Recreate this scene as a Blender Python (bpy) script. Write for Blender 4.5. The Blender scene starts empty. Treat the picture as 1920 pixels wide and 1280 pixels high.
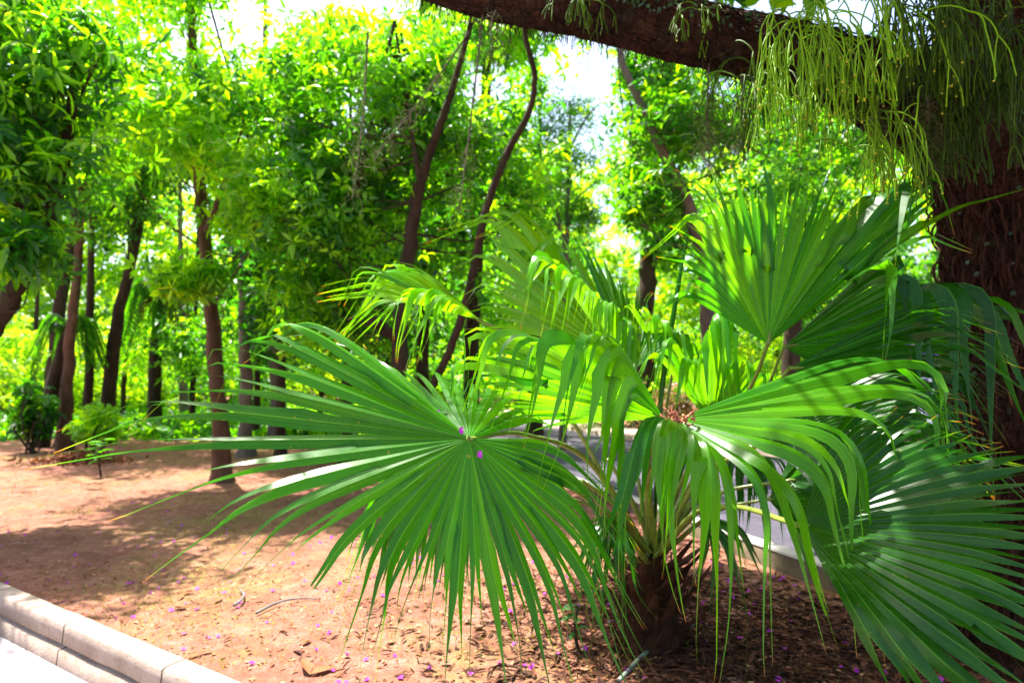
import bpy, math, random
import numpy as np
from mathutils import Vector
random.seed(7)
RNG = np.random.default_rng(11)
scene = bpy.context.scene
col = scene.collection
R = math.radians

# ------------------------------------------------------------------ camera
F = 1150.0
CAMH = 1.4
PITCH = math.atan(80.0 / F)
CP, SP = math.cos(PITCH), math.sin(PITCH)
cam_d = bpy.data.cameras.new("camera")
cam = bpy.data.objects.new("camera", cam_d)
col.objects.link(cam)
cam.location = (0, 0, CAMH)
cam.rotation_euler = (math.pi / 2 + PITCH, 0, 0)
cam_d.sensor_width = 36
cam_d.sensor_fit = 'HORIZONTAL'
cam_d.lens = F / 1920 * 36
cam_d.clip_start = 0.05
cam_d.clip_end = 2000
cam_d.dof.use_dof = True
cam_d.dof.focus_distance = 1.85
cam_d.dof.aperture_fstop = 2.6
scene.camera = cam


def at(px, py, Y):
    """world point seen at photo pixel (px, py) standing Y metres ahead"""
    x = (px - 960) / F
    y = (640 - py) / F
    d = np.array([x, CP - SP * y, SP + CP * y])
    p = d * (Y / d[1])
    p[2] += CAMH
    return p


# ------------------------------------------------------------------ mesh helpers
def V3(a):
    return np.asarray(a, dtype=float)


def unit(a):
    a = np.asarray(a, float)
    return a / np.maximum(np.linalg.norm(a, axis=-1, keepdims=True), 1e-9)


class MB:
    def __init__(self):
        self.v, self.f, self.a, self.n = [], [], {}, 0

    def add(self, v, f, **attr):
        v = np.asarray(v, float).reshape(-1, 3)
        f = np.asarray(f, np.int64)
        self.f.append(f + self.n)
        k = len(v)
        for name in set(self.a) | set(attr):
            lst = self.a.setdefault(name, [np.zeros(self.n)] if self.n else [])
            val = attr.get(name, 0.0)
            lst.append(np.broadcast_to(np.asarray(val, float), (k,)).copy())
        self.v.append(v)
        self.n += k

    def build(self, name, mat=None, parent=None, smooth=False):
        me = bpy.data.meshes.new(name)
        v = np.concatenate(self.v)
        me.vertices.add(len(v))
        me.vertices.foreach_set("co", v.astype(np.float32).ravel())
        lp = np.concatenate([f.ravel() for f in self.f])
        cnt = np.concatenate([np.full(len(f), f.shape[1]) for f in self.f])
        st = np.concatenate([[0], np.cumsum(cnt)[:-1]])
        me.loops.add(len(lp))
        me.loops.foreach_set("vertex_index", lp.astype(np.int32))
        me.polygons.add(len(cnt))
        me.polygons.foreach_set("loop_start", st.astype(np.int32))
        me.polygons.foreach_set("loop_total", cnt.astype(np.int32))
        if smooth:
            me.polygons.foreach_set("use_smooth", np.ones(len(cnt), bool))
        me.update(calc_edges=True)
        for k, lst in self.a.items():
            at_ = me.attributes.new(k, 'FLOAT', 'POINT')
            at_.data.foreach_set("value", np.concatenate(lst).astype(np.float32))
        o = bpy.data.objects.new(name, me)
        col.objects.link(o)
        if mat is not None:
            me.materials.append(mat)
        if parent is not None:
            o.parent = parent
            o.matrix_parent_inverse = parent.matrix_basis.inverted()
        return o


def tag(o, label=None, cat=None, group=None, kind=None):
    if label: o["label"] = label
    if cat: o["category"] = cat
    if group: o["group"] = group
    if kind: o["kind"] = kind
    return o


def empty(name, loc, label, cat, group=None):
    o = bpy.data.objects.new(name, None)
    col.objects.link(o)
    o.location = tuple(float(x) for x in loc)
    o.empty_display_size = 0.1
    return tag(o, label, cat, group)


def smooth_path(pts, n):
    """Catmull-Rom through pts, n samples"""
    p = V3(pts)
    if len(p) == 2:
        t = np.linspace(0, 1, n)[:, None]
        return p[0] * (1 - t) + p[1] * t
    q = np.vstack([2 * p[0] - p[1], p, 2 * p[-1] - p[-2]])
    s = np.linspace(0, len(p) - 1 - 1e-6, n)
    i = s.astype(int)
    u = (s - i)[:, None]
    a, b, c, d = q[i], q[i + 1], q[i + 2], q[i + 3]
    return 0.5 * ((2 * b) + (c - a) * u + (2 * a - 5 * b + 4 * c - d) * u ** 2 + (3 * b - a - 3 * c + d) * u ** 3)


def tube(mb, pts, rad, k=6, cap=True, flat=None, lump=0.0, **attr):
    p = V3(pts)
    n = len(p)
    rad = np.broadcast_to(np.asarray(rad, float), (n,))
    t = unit(np.gradient(p, axis=0))
    ref = np.array([0.0, 0, 1]) if abs(t[0][2]) < 0.9 else np.array([1.0, 0, 0])
    s = unit(np.cross(t[0], ref))
    S = []
    for i in range(n):
        s = unit(s - t[i] * np.dot(s, t[i]))
        S.append(s)
    S = np.array(S)
    U = np.cross(t, S)
    ang = np.linspace(0, 2 * math.pi, k, endpoint=False)
    rr = rad[:, None] * np.ones((1, k))
    if lump:
        rr = rr * (1 + lump * RNG.normal(size=(n, k)))
    fl = 1.0 if flat is None else flat
    ring = (p[:, None, :] + (np.cos(ang)[None, :, None] * S[:, None, :]) * rr[..., None]
            + (np.sin(ang)[None, :, None] * U[:, None, :]) * (rr * fl)[..., None])
    v = ring.reshape(-1, 3)
    i = np.arange(n - 1)[:, None] * k
    j = np.arange(k)[None, :]
    j2 = (j + 1) % k
    f = np.stack([i + j, i + j2, i + k + j2, i + k + j], -1).reshape(-1, 4)
    base = mb.n
    aa = {}
    for kk, val in attr.items():
        val = np.asarray(val, float)
        aa[kk] = np.repeat(val, k) if val.ndim else val
    mb.add(v, f, **aa)
    if cap:
        v2 = np.vstack([ring[0], ring[-1]])
        aa2 = {kk: (float(np.asarray(val).ravel()[0])) for kk, val in attr.items()}
        mb.add(v2, np.vstack([np.arange(k)[::-1], np.arange(k) + k]), **aa2)


def box(mb, c, s, rz=0.0, **attr):
    c = V3(c); s = V3(s) / 2
    q = np.array([[x, y, z] for x in (-1, 1) for y in (-1, 1) for z in (-1, 1)], float) * s
    ca, sa = math.cos(rz), math.sin(rz)
    q = np.stack([q[:, 0] * ca - q[:, 1] * sa, q[:, 0] * sa + q[:, 1] * ca, q[:, 2]], -1) + c
    mb.add(q, [[0, 1, 3, 2], [4, 6, 7, 5], [0, 4, 5, 1], [2, 3, 7, 6], [0, 2, 6, 4], [1, 5, 7, 3]], **attr)


# ------------------------------------------------------------------ materials
class NT:
    def __init__(self, name):
        self.m = bpy.data.materials.new(name)
        self.m.use_nodes = True
        self.t = self.m.node_tree
        self.t.nodes.clear()
        self.out = self.t.nodes.new("ShaderNodeOutputMaterial")

    def n(self, typ, **kw):
        nd = self.t.nodes.new(typ)
        for k, v in kw.items():
            if k in nd.inputs.keys() if isinstance(k, str) else False:
                nd.inputs[k].default_value = v
            else:
                setattr(nd, k, v)
        return nd

    def l(self, a, b):
        self.t.links.new(a, b)

    def attr(self, name):
        return self.n("ShaderNodeAttribute", attribute_name=name).outputs["Fac"]

    def mix(self, fac, a, b, mode='MIX'):
        nd = self.t.nodes.new("ShaderNodeMix")
        nd.data_type = 'RGBA'
        nd.blend_type = mode
        for s, val in ((0, fac), (6, a), (7, b)):
            if isinstance(val, (int, float)):
                nd.inputs[s].default_value = val
            elif isinstance(val, tuple):
                nd.inputs[s].default_value = (*val, 1)
            else:
                self.l(val, nd.inputs[s])
        return nd.outputs[2]

    def ramp(self, fac, stops):
        nd = self.t.nodes.new("ShaderNodeValToRGB")
        e = nd.color_ramp.elements
        while len(e) < len(stops):
            e.new(0.5)
        for el, (p, c) in zip(e, stops):
            el.position = p
            el.color = (*c, 1) if isinstance(c, tuple) else (c, c, c, 1)
        self.l(fac, nd.inputs[0])
        return nd.outputs[0]

    def noise(self, scale, detail=6, rough=0.6, coord=None, dist=0.0):
        nd = self.t.nodes.new("ShaderNodeTexNoise")
        nd.inputs["Scale"].default_value = scale
        nd.inputs["Detail"].default_value = detail
        nd.inputs["Roughness"].default_value = rough
        nd.inputs["Distortion"].default_value = dist
        if coord is None:
            coord = self.geo()
        self.l(coord, nd.inputs["Vector"])
        return nd.outputs["Fac"]

    def geo(self):
        if not hasattr(self, "_tc"):
            self._tc = self.t.nodes.new("ShaderNodeNewGeometry").outputs["Position"]
        return self._tc

    def bump(self, h, strength=0.5, dist=0.02):
        nd = self.t.nodes.new("ShaderNodeBump")
        nd.inputs["Strength"].default_value = strength
        nd.inputs["Distance"].default_value = dist
        self.l(h, nd.inputs["Height"])
        return nd.outputs[0]

    def principled(self, color, rough=0.6, spec=0.5, normal=None):
        nd = self.t.nodes.new("ShaderNodeBsdfPrincipled")
        if isinstance(color, tuple):
            nd.inputs["Base Color"].default_value = (*color, 1)
        else:
            self.l(color, nd.inputs["Base Color"])
        if isinstance(rough, (int, float)):
            nd.inputs["Roughness"].default_value = rough
        else:
            self.l(rough, nd.inputs["Roughness"])
        nd.inputs["Specular IOR Level"].default_value = spec
        if normal is not None:
            self.l(normal, nd.inputs["Normal"])
        return nd.outputs[0]

    def translucent(self, color):
        nd = self.t.nodes.new("ShaderNodeBsdfTranslucent")
        self.l(color, nd.inputs["Color"])
        return nd.outputs[0]

    def addsh(self, a, b, fac):
        nd = self.t.nodes.new("ShaderNodeMixShader")
        nd.inputs[0].default_value = fac
        self.l(a, nd.inputs[1]); self.l(b, nd.inputs[2])
        return nd.outputs[0]

    def done(self, sh):
        self.l(sh, self.out.inputs["Surface"])
        return self.m


def leaf_mat(name, stops, tr_gain=(3.8, 2.6, 0.4), fac=0.58, rough=0.38, spec=0.55):
    t = NT(name)
    c = t.ramp(t.attr("tint"), stops)
    tr = t.mix(1.0, c, tr_gain, 'MULTIPLY')
    p = t.principled(c, rough, spec)
    return t.done(t.addsh(p, t.translucent(tr), fac))


def palm_mat(name):
    t = NT(name)
    au, av, ti = t.attr("au"), t.attr("av"), t.attr("tint")
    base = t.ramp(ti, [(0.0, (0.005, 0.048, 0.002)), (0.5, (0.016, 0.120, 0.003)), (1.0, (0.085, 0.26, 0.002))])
    nz = t.noise(9, 3)
    base = t.mix(t.ramp(nz, [(0.35, 0.0), (0.75, 0.35)]), base, (0.024, 0.12, 0.004))
    rib = t.ramp(au, [(0.88, 0.0), (0.99, 0.55)])
    base = t.mix(rib, base, (0.07, 0.24, 0.02))
    cx = t.t.nodes.new("ShaderNodeCombineXYZ")
    for src, mul, k in ((au, 9.0, 0), (ti, 60.0, 1), (av, 1.6, 2)):
        mm = t.t.nodes.new("ShaderNodeMath"); mm.operation = 'MULTIPLY'; mm.inputs[1].default_value = mul
        t.l(src, mm.inputs[0]); t.l(mm.outputs[0], cx.inputs[k])
    vein = t.noise(1.0, 4, 0.6, cx.outputs[0])
    base = t.mix(t.ramp(vein, [(0.30, 0.55), (0.55, 0.0)]), base, (0.006, 0.045, 0.004))
    base = t.mix(t.ramp(vein, [(0.55, 0.0), (0.75, 0.45)]), base, (0.040, 0.18, 0.004))
    spots = t.ramp(t.noise(60, 2), [(0.72, 0.0), (0.76, 0.6)])
    base = t.mix(spots, base, (0.16, 0.16, 0.03))
    yel = t.ramp(av, [(0.91, 0.0), (0.97, 0.6)])
    base = t.mix(yel, base, (0.14, 0.23, 0.012))
    tip = t.ramp(av, [(0.965, 0.0), (0.985, 1.0)])
    base = t.mix(tip, base, (0.30, 0.14, 0.06))
    tr = t.mix(1.0, base, (5.2, 3.9, 0.35), 'MULTIPLY')
    p = t.principled(base, t.ramp(t.noise(25, 3), [(0.3, 0.24), (0.7, 0.36)]), 0.30)
    return t.done(t.addsh(p, t.translucent(tr), 0.42))


def bark_mat(name, dark, light, green=None, scale=8, bump=0.8, stretch=4.0):
    t = NT(name)
    mp = t.n("ShaderNodeMapping")
    mp.inputs["Scale"].default_value = (1, 1, 1 / stretch)
    t.l(t.geo(), mp.inputs["Vector"])
    nz = t.noise(scale, 8, 0.7, mp.outputs[0], 0.4)
    c = t.ramp(nz, [(0.3, dark), (0.72, light)])
    if green:
        c = t.mix(t.ramp(t.noise(2.2, 5, 0.7), [(0.5, 0.0), (0.7, 0.7)]), c, green)
    h = t.noise(scale * 4, 8, 0.75, mp.outputs[0], 0.3)
    return t.done(t.principled(c, 0.9, 0.2, t.bump(h, bump, 0.03)))


def plain_mat(name, color, rough=0.6, spec=0.4, var=0.25, scale=12):
    t = NT(name)
    nz = t.noise(scale, 4)
    c2 = tuple(x * (1 - var) for x in color)
    c = t.ramp(nz, [(0.3, c2), (0.7, color)])
    return t.done(t.principled(c, rough, spec))


M = {}
M["palm"] = palm_mat("palm_leaf")
M["petiole"] = plain_mat("palm_petiole", (0.16, 0.22, 0.03), 0.4, 0.5, 0.4, 20)
M["boot"] = bark_mat("palm_boot", (0.014, 0.006, 0.003), (0.085, 0.032, 0.014), None, 14, 0.6)
M["fibre"] = plain_mat("palm_fibre", (0.08, 0.03, 0.013), 0.9, 0.1, 0.6, 40)
M["bark_red"] = bark_mat("bark_reddish", (0.035, 0.018, 0.011), (0.17, 0.085, 0.052), (0.10, 0.09, 0.05), 7, 1.0)
def host_bark():
    t = NT("bark_host")
    mp = t.n("ShaderNodeMapping"); mp.inputs["Scale"].default_value = (1, 1, .55)
    t.l(t.geo(), mp.inputs["Vector"])
    big = t.noise(6, 8, 0.75, mp.outputs[0], 1.2)
    fine = t.noise(38, 8, 0.8, mp.outputs[0], 0.6)
    c = t.ramp(fine, [(0.32, (0.006, 0.003, 0.002)), (0.55, (0.060, 0.023, 0.013)), (0.75, (0.17, 0.068, 0.042))])
    c = t.mix(t.ramp(big, [(0.38, 0.8), (0.55, 0.0)]), c, (0.008, 0.004, 0.003))
    c = t.mix(t.ramp(t.noise(4.5, 7, 0.8), [(0.56, 0.0), (0.66, 0.6)]), c, (0.055, 0.060, 0.030))
    v = t.t.nodes.new("ShaderNodeTexVoronoi"); v.feature = 'DISTANCE_TO_EDGE'; v.inputs["Scale"].default_value = 16
    t.l(mp.outputs[0], v.inputs["Vector"])
    h = t.mix(0.5, fine, t.ramp(v.outputs["Distance"], [(0.0, 0.0), (0.12, 1.0)]))
    return t.done(t.principled(c, 0.92, 0.15, t.bump(h, 1.0, 0.05)))


M["bark_host"] = host_bark()
M["root_fibre"] = bark_mat("root_fibre", (0.008, 0.003, 0.002), (0.10, 0.036, 0.023), None, 20, 0.8, 3)
M["bark_grey"] = bark_mat("bark_grey", (0.06, 0.045, 0.036), (0.22, 0.18, 0.15), (0.10, 0.11, 0.05), 6, 0.8)
M["bark_dark"] = bark_mat("bark_dark", (0.014, 0.009, 0.006), (0.070, 0.042, 0.026), (0.045, 0.05, 0.02), 7, 1.0)
G_DARK, G_MID, G_LIT, G_YEL = (0.008, 0.075, 0.006), (0.030, 0.165, 0.006), (0.075, 0.28, 0.006), (0.145, 0.38, 0.008)
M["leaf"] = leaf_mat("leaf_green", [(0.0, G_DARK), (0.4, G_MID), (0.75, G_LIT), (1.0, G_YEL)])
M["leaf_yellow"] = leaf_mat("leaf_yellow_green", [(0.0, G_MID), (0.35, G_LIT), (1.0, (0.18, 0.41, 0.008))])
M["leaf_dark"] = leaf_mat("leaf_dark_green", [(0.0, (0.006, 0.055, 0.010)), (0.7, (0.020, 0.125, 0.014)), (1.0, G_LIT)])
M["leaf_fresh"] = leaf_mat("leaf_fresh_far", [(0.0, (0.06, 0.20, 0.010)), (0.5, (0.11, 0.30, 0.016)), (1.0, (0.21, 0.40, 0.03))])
M["leaf_orange"] = leaf_mat("leaf_orange", [(0.0, (0.10, 0.16, 0.02)), (0.5, (0.22, 0.12, 0.05)), (1.0, (0.30, 0.17, 0.10))], (1.3, 1.2, 1.1))
M["cactus"] = leaf_mat("hanging_cactus", [(0.0, (0.012, 0.028, 0.002)), (0.4, (0.036, 0.080, 0.002)), (1.0, (0.19, 0.38, 0.004))], (1.8, 1.7, 0.3), 0.30, 0.5, 0.2)
M["berry"] = plain_mat("cactus_berry", (0.36, 0.34, 0.012), 0.5, 0.3, 0.3, 60)
M["moss"] = leaf_mat("hanging_moss", [(0.0, (0.07, 0.08, 0.025)), (1.0, (0.17, 0.18, 0.07))], (1.2, 1.2, 1.0), 0.3, 0.8, 0.2)
M["ivy"] = leaf_mat("ivy_leaf", [(0.0, (0.010, 0.028, 0.010)), (1.0, (0.04, 0.085, 0.03))], (1.5, 1.8, 0.7), 0.25, 0.3)
M["grass"] = leaf_mat("grass_blade", [(0.0, (0.16, 0.17, 0.03)), (1.0, (0.30, 0.31, 0.06))], (1.8, 1.8, 0.8), 0.35, 0.6)
M["petal"] = leaf_mat("purple_petal", [(0.0, (0.30, 0.012, 0.36)), (1.0, (0.50, 0.05, 0.55))], (1.2, 1.2, 1.2), 0.3, 0.6, 0.2)
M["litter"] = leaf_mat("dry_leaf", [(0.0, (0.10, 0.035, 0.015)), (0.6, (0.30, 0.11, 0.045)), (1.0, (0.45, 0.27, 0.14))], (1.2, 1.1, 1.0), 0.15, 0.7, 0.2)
M["mulch_shade"] = leaf_mat("dark_litter_shade", [(0.0, (0.025, 0.010, 0.006)), (0.7, (0.085, 0.030, 0.014)), (1.0, (0.20, 0.075, 0.030))], (1.0, 1.0, 1.0), 0.1, 0.8, 0.2)  # leaf colour kept dark so the litter also stands in for shade
M["twig"] = plain_mat("grey_twig", (0.17, 0.16, 0.165), 0.85, 0.2, 0.4, 30)
M["twig_green"] = plain_mat("lichen_twig", (0.20, 0.25, 0.20), 0.85, 0.2, 0.5, 30)
M["debris"] = plain_mat("dried_blossom", (0.50, 0.17, 0.11), 0.8, 0.2, 0.4, 90)
M["skirt"] = plain_mat("dead_frond", (0.16, 0.075, 0.030), 0.9, 0.1, 0.5, 30)


def ground_mat():
    t = NT("bare_earth")
    n1 = t.noise(0.55, 6, 0.65)
    n2 = t.noise(7, 8, 0.75)
    n3 = t.noise(60, 4, 0.7)
    c = t.ramp(n2, [(0.28, (0.15, 0.055, 0.034)), (0.5, (0.30, 0.128, 0.092)), (0.75, (0.46, 0.258, 0.215))])
    c = t.mix(t.ramp(n3, [(0.35, 0.75), (0.65, 0.0)]), c, (0.12, 0.05, 0.028))
    g = t.ramp(n1, [(0.47, 0.0), (0.64, 0.75)])
    g2 = t.ramp(t.noise(16, 6, 0.8), [(0.42, 0.0), (0.60, 1.0)])
    gm = t.mix(1.0, g, g2, 'MULTIPLY')
    c = t.mix(gm, c, (0.22, 0.21, 0.045))
    # far lawn gets greener with real distance from the bed
    wet = t.ramp(t.noise(1.7, 7, 0.72, None, 0.8), [(0.36, 0.60), (0.52, 0.0)])
    c = t.mix(wet, c, (0.11, 0.048, 0.030))
    h = t.noise(34, 8, 0.8)
    return t.done(t.principled(c, 0.95, 0.1, t.bump(h, 0.7, 0.03)))


def concrete_mat(name, color, dark):
    t = NT(name)
    n1 = t.noise(4, 8, 0.7)
    n2 = t.noise(90, 3, 0.6)
    c = t.ramp(n1, [(0.3, dark), (0.62, color)])
    c = t.mix(t.ramp(n2, [(0.3, 0.4), (0.6, 0.0)]), c, dark)
    return t.done(t.principled(c, 0.9, 0.15, t.bump(n2, 0.35, 0.01)))


def jointed(name, color, dark, d, step, width):
    t = NT(name)
    n1 = t.noise(3.2, 8, 0.75)
    n2 = t.noise(70, 4, 0.7)
    c = t.ramp(n1, [(0.30, dark), (0.60, color)])
    c = t.mix(t.ramp(n2, [(0.3, 0.5), (0.6, 0.0)]), c, dark)
    vm = t.t.nodes.new("ShaderNodeVectorMath"); vm.operation = 'DOT_PRODUCT'
    vm.inputs[1].default_value = (d[0] / step, d[1] / step, 0)
    t.l(t.geo(), vm.inputs[0])
    fr = t.t.nodes.new("ShaderNodeMath"); fr.operation = 'FRACT'
    t.l(vm.outputs["Value"], fr.inputs[0])
    j = t.ramp(fr.outputs[0], [(0.0, 1.0), (width / step, 1.0), (width / step + .004, 0.0)])
    c = t.mix(j, c, tuple(x * .25 for x in dark))
    return t.done(t.principled(c, 0.9, 0.15, t.bump(n2, 0.6, 0.012)))


M["earth"] = ground_mat()
M["kerb"] = concrete_mat("kerb_concrete", (0.40, 0.315, 0.27), (0.24, 0.17, 0.13))
M["kerb_shade"] = concrete_mat("kerb_face_shade", (0.13, 0.095, 0.06), (0.05, 0.038, 0.02))  # darker concrete: the shade on the kerb face is put into its colour
M["kerb_light"] = concrete_mat("kerb_top_light", (0.55, 0.50, 0.46), (0.36, 0.32, 0.27))  # paler concrete: the light on the kerb top is put into its colour
M["pavement"] = concrete_mat("pavement_concrete", (0.58, 0.52, 0.54), (0.40, 0.35, 0.36))
M["road"] = concrete_mat("road_asphalt", (0.072, 0.064, 0.090), (0.042, 0.038, 0.05))

# ------------------------------------------------------------------ light
SUN_EL, SUN_AZ = R(66), R(-48)        # azimuth measured from +Y towards +X
w = bpy.data.worlds.new("World")
scene.world = w
w.use_nodes = True
wn = w.node_tree
bg = wn.nodes["Background"]
sky = wn.nodes.new("ShaderNodeTexSky")
sky.sky_type = 'NISHITA'
sky.sun_disc = False
sky.sun_elevation = SUN_EL
sky.sun_rotation = SUN_AZ
sky.air_density = 1.0
sky.dust_density = 4.0
sky.ozone_density = 1.0
wn.links.new(sky.outputs[0], bg.inputs[0])
bg.inputs[1].default_value = 0.105
sd = bpy.data.lights.new("sun", 'SUN')
sd.energy = 5.0
sd.angle = R(0.6)
sd.color = (1.0, 0.95, 0.86)
sun = bpy.data.objects.new("sun", sd)
col.objects.link(sun)
sv = Vector((math.sin(SUN_AZ) * math.cos(SUN_EL), math.cos(SUN_AZ) * math.cos(SUN_EL), math.sin(SUN_EL)))
sun.rotation_euler = (-sv).to_track_quat('-Z', 'Y').to_euler()
scene.view_settings.view_transform = 'Standard'
scene.view_settings.look = 'None'
scene.view_settings.exposure = 2.2
scene.view_settings.gamma = 1.0
cy = scene.cycles
cy.use_denoising = True
cy.max_bounces = 7
cy.diffuse_bounces = 4
cy.glossy_bounces = 2
cy.transmission_bounces = 5
cy.transparent_max_bounces = 4
cy.sample_clamp_indirect = 6.0
cy.caustics_reflective = False
cy.caustics_refractive = False

# ------------------------------------------------------------------ ground, kerbs, road
def at_height(px, py, z):
    d = at(px, py, 1.0) - V3([0, 0, CAMH])
    return (V3([0, 0, CAMH]) + d * ((z - CAMH) / d[2]))[:2]


KP = at_height(0, 1088, .062); KD = unit(at_height(465, 1280, .062) - KP); KN = V3([KD[1], -KD[0]])   # left kerb, KN points out of the bed
if KN[1] > 0: KN = -KN


def kerb_side(x, y):
    return (x - KP[0]) * KN[0] + (y - KP[1]) * KN[1]


def axis(fine0, fine1, step, far):
    a = list(np.arange(fine0, fine1, step))
    s, x = step, fine1
    while x < far:
        a.append(x); s *= 1.25; x += s
    s, x = step, fine0
    b = []
    while x > -far:
        s *= 1.25; x -= s; b.append(x)
    return np.array(b[::-1] + a)


def vnoise(x, y, sc, seed):
    r = np.random.default_rng(seed)
    g = r.normal(size=(64, 64))
    fx, fy = x * sc, y * sc
    ix, iy = np.floor(fx).astype(int), np.floor(fy).astype(int)
    u, v = fx - ix, fy - iy
    u, v = u * u * (3 - 2 * u), v * v * (3 - 2 * v)
    q = lambda a, b: g[a % 64, b % 64]
    return (q(ix, iy) * (1 - u) + q(ix + 1, iy) * u) * (1 - v) + (q(ix, iy + 1) * (1 - u) + q(ix + 1, iy + 1) * u) * v


def ground_z(x, y):
    x, y = np.asarray(x, float), np.asarray(y, float)
    z = 0.014 * vnoise(x, y, 0.9, 1) + 0.006 * vnoise(x, y, 3.1, 2)
    d = kerb_side(x, y)
    t = np.clip((d - 0.0) / 0.1, 0, 1)
    return z * (1 - t) - 0.35 * t


xs = axis(-7, 7, 0.09, 700); ys = axis(0.5, 14, 0.09, 900)
X, Yg = np.meshgrid(xs, ys)
Z = ground_z(X, Yg)
mb = MB()
nx, ny = len(xs), len(ys)
i = np.arange(ny - 1)[:, None] * nx + np.arange(nx - 1)[None, :]
mb.add(np.stack([X, Yg, Z], -1), np.stack([i, i + 1, i + nx + 1, i + nx], -1).reshape(-1, 4))
tag(mb.build("ground", M["earth"], None, True), kind="structure")


def sweep(path, prof, name, mat, side=1.0):
    """profile (offset, z) swept along a ground path (x, y)"""
    p = V3(path)
    t = unit(np.gradient(p, axis=0))
    nrm = np.stack([t[:, 1], -t[:, 0]], -1) * side
    prof = V3(prof)
    k = len(prof)
    v = np.concatenate([np.concatenate([p[:, None, :] + nrm[:, None, :] * prof[None, :, :1],
                                        np.broadcast_to(prof[None, :, 1:], (len(p), k, 1))], -1)]).reshape(-1, 3)
    v[:, 2] += 0.0025 * vnoise(v[:, 0], v[:, 1], 5.0, 5)
    a = np.arange(len(p) - 1)[:, None] * k
    b = np.arange(k - 1)[None, :]
    m = MB()
    m.add(v, np.stack([a + b, a + b + 1, a + k + b + 1, a + k + b], -1).reshape(-1, 4))
    return m.build(name, mat)


lk = [KP + KD * s for s in np.linspace(-30, 9, 260)]
prof = [(0.0, -0.4), (0.0, 0.05), (0.012, 0.062), (0.108, 0.062), (0.122, 0.050), (0.128, -0.045), (0.105, -0.052), (0.105, -0.070),
        (0.145, -0.074), (0.152, -0.155), (0.152, -0.4)]
tag(sweep(lk, prof, "kerb", jointed("kerb_stone", (0.36, 0.285, 0.245), (0.20, 0.14, 0.105), KD, 1.0, .012), side=1.0), kind="structure")
m = MB()
pv = [KP + KN * 0.14 - KD * 30, KP + KN * 0.14 + KD * 9, KP + KN * 9 + KD * 9, KP + KN * 9 - KD * 30]
m.add([[*q, -0.152] for q in pv], [[0, 1, 2, 3]])
tag(m.build("pavement", jointed("paving", (0.40, 0.36, 0.375), (0.27, 0.235, 0.24), KN, .6, .010)), kind="structure")

rk = smooth_path([(-8.5, 40, 0), (-3.6, 21.0, 0), (-0.9, 13.0, 0), (0.55, 8.9, 0), (1.70, 5.59, 0), (2.23, 4.15, 0), (2.55, 3.95, 0), (3.2, 4.12, 0), (5.5, 4.9, 0), (9, 6.0, 0), (20, 8, 0)], 160)[:, :2]
rko = tag(sweep(rk, [(0.0, -0.1), (0.0, 0.137), (-0.12, 0.137), (-0.12, -0.1)], "road_kerb", M["kerb_shade"], side=1.0), kind="structure")
o = sweep(rk, [(0.004, 0.139), (0.004, 0.153), (-0.006, 0.162), (-0.114, 0.162), (-0.124, 0.153), (-0.124, 0.139)], "kerb_top", M["kerb_light"], side=1.0)
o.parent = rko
m = MB()
n_ = len(rk)
t_ = unit(np.gradient(rk, axis=0)); nr = np.stack([-t_[:, 1], t_[:, 0]], -1)
inner = rk + nr * 0.10
outer = V3([(-4.2, 40), (0.6, 21), (3.3, 13.0), (4.2, 11.5), (6.2, 10.6), (12, 10.4), (20, 11.5)])
outer = smooth_path(np.c_[outer, np.zeros(len(outer))], n_)[:, :2]
v = np.concatenate([np.c_[inner, np.full(n_, 0.09)], np.c_[outer, np.full(n_, 0.09)]])
ii = np.arange(n_ - 1)
m.add(v, np.stack([ii, ii + 1, ii + n_ + 1, ii + n_], -1))
tag(m.build("road", M["road"]), kind="structure")
prof = [(0.0, -0.05), (0.0, 0.19), (-1.5, 0.19), (-1.5, -0.05)]
tag(sweep(outer, prof, "footpath", M["kerb"], side=1.0), kind="structure")

# ------------------------------------------------------------------ leaves
NEAR_T = np.array([[0, 0, 0], [.33, 0, -.03], [.68, 0, -.09], [.33, .5, .05], [.33, -.5, .05], [.70, .36, -.03], [.70, -.36, -.03], [1, 0, -.24]])
NEAR_F = np.array([[0, 1, 3], [0, 4, 1], [3, 1, 5], [1, 2, 5], [4, 6, 1], [1, 6, 2], [5, 2, 7], [2, 6, 7]])
FAR_T = np.array([[0, 0, 0], [.45, -.5, .08], [1, 0, -.16], [.45, .5, .08]])
FAR_F = np.array([[0, 1, 2], [0, 2, 3]])


def leaves(mb, P, D, U, L, W, tint, near=True):
    T, Fc = (NEAR_T, NEAR_F) if near else (FAR_T, FAR_F)
    D = unit(D)
    S = unit(np.cross(D, U)); U = np.cross(S, D)
    n = len(P)
    L = np.broadcast_to(L, (n,)); W = np.broadcast_to(W, (n,))
    v = (P[:, None, :] + D[:, None, :] * (T[None, :, :1] * L[:, None, None]) + S[:, None, :] * (T[None, :, 1:2] * W[:, None, None])
         + U[:, None, :] * (T[None, :, 2:] * L[:, None, None]))
    k = len(T)
    f = (np.arange(n)[:, None, None] * k + Fc[None]).reshape(-1, 3)
    mb.add(v.reshape(-1, 3), f, tint=np.repeat(np.broadcast_to(tint, (n,)), k))


def rand_dir(n):
    return unit(RNG.normal(size=(n, 3)))


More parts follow.
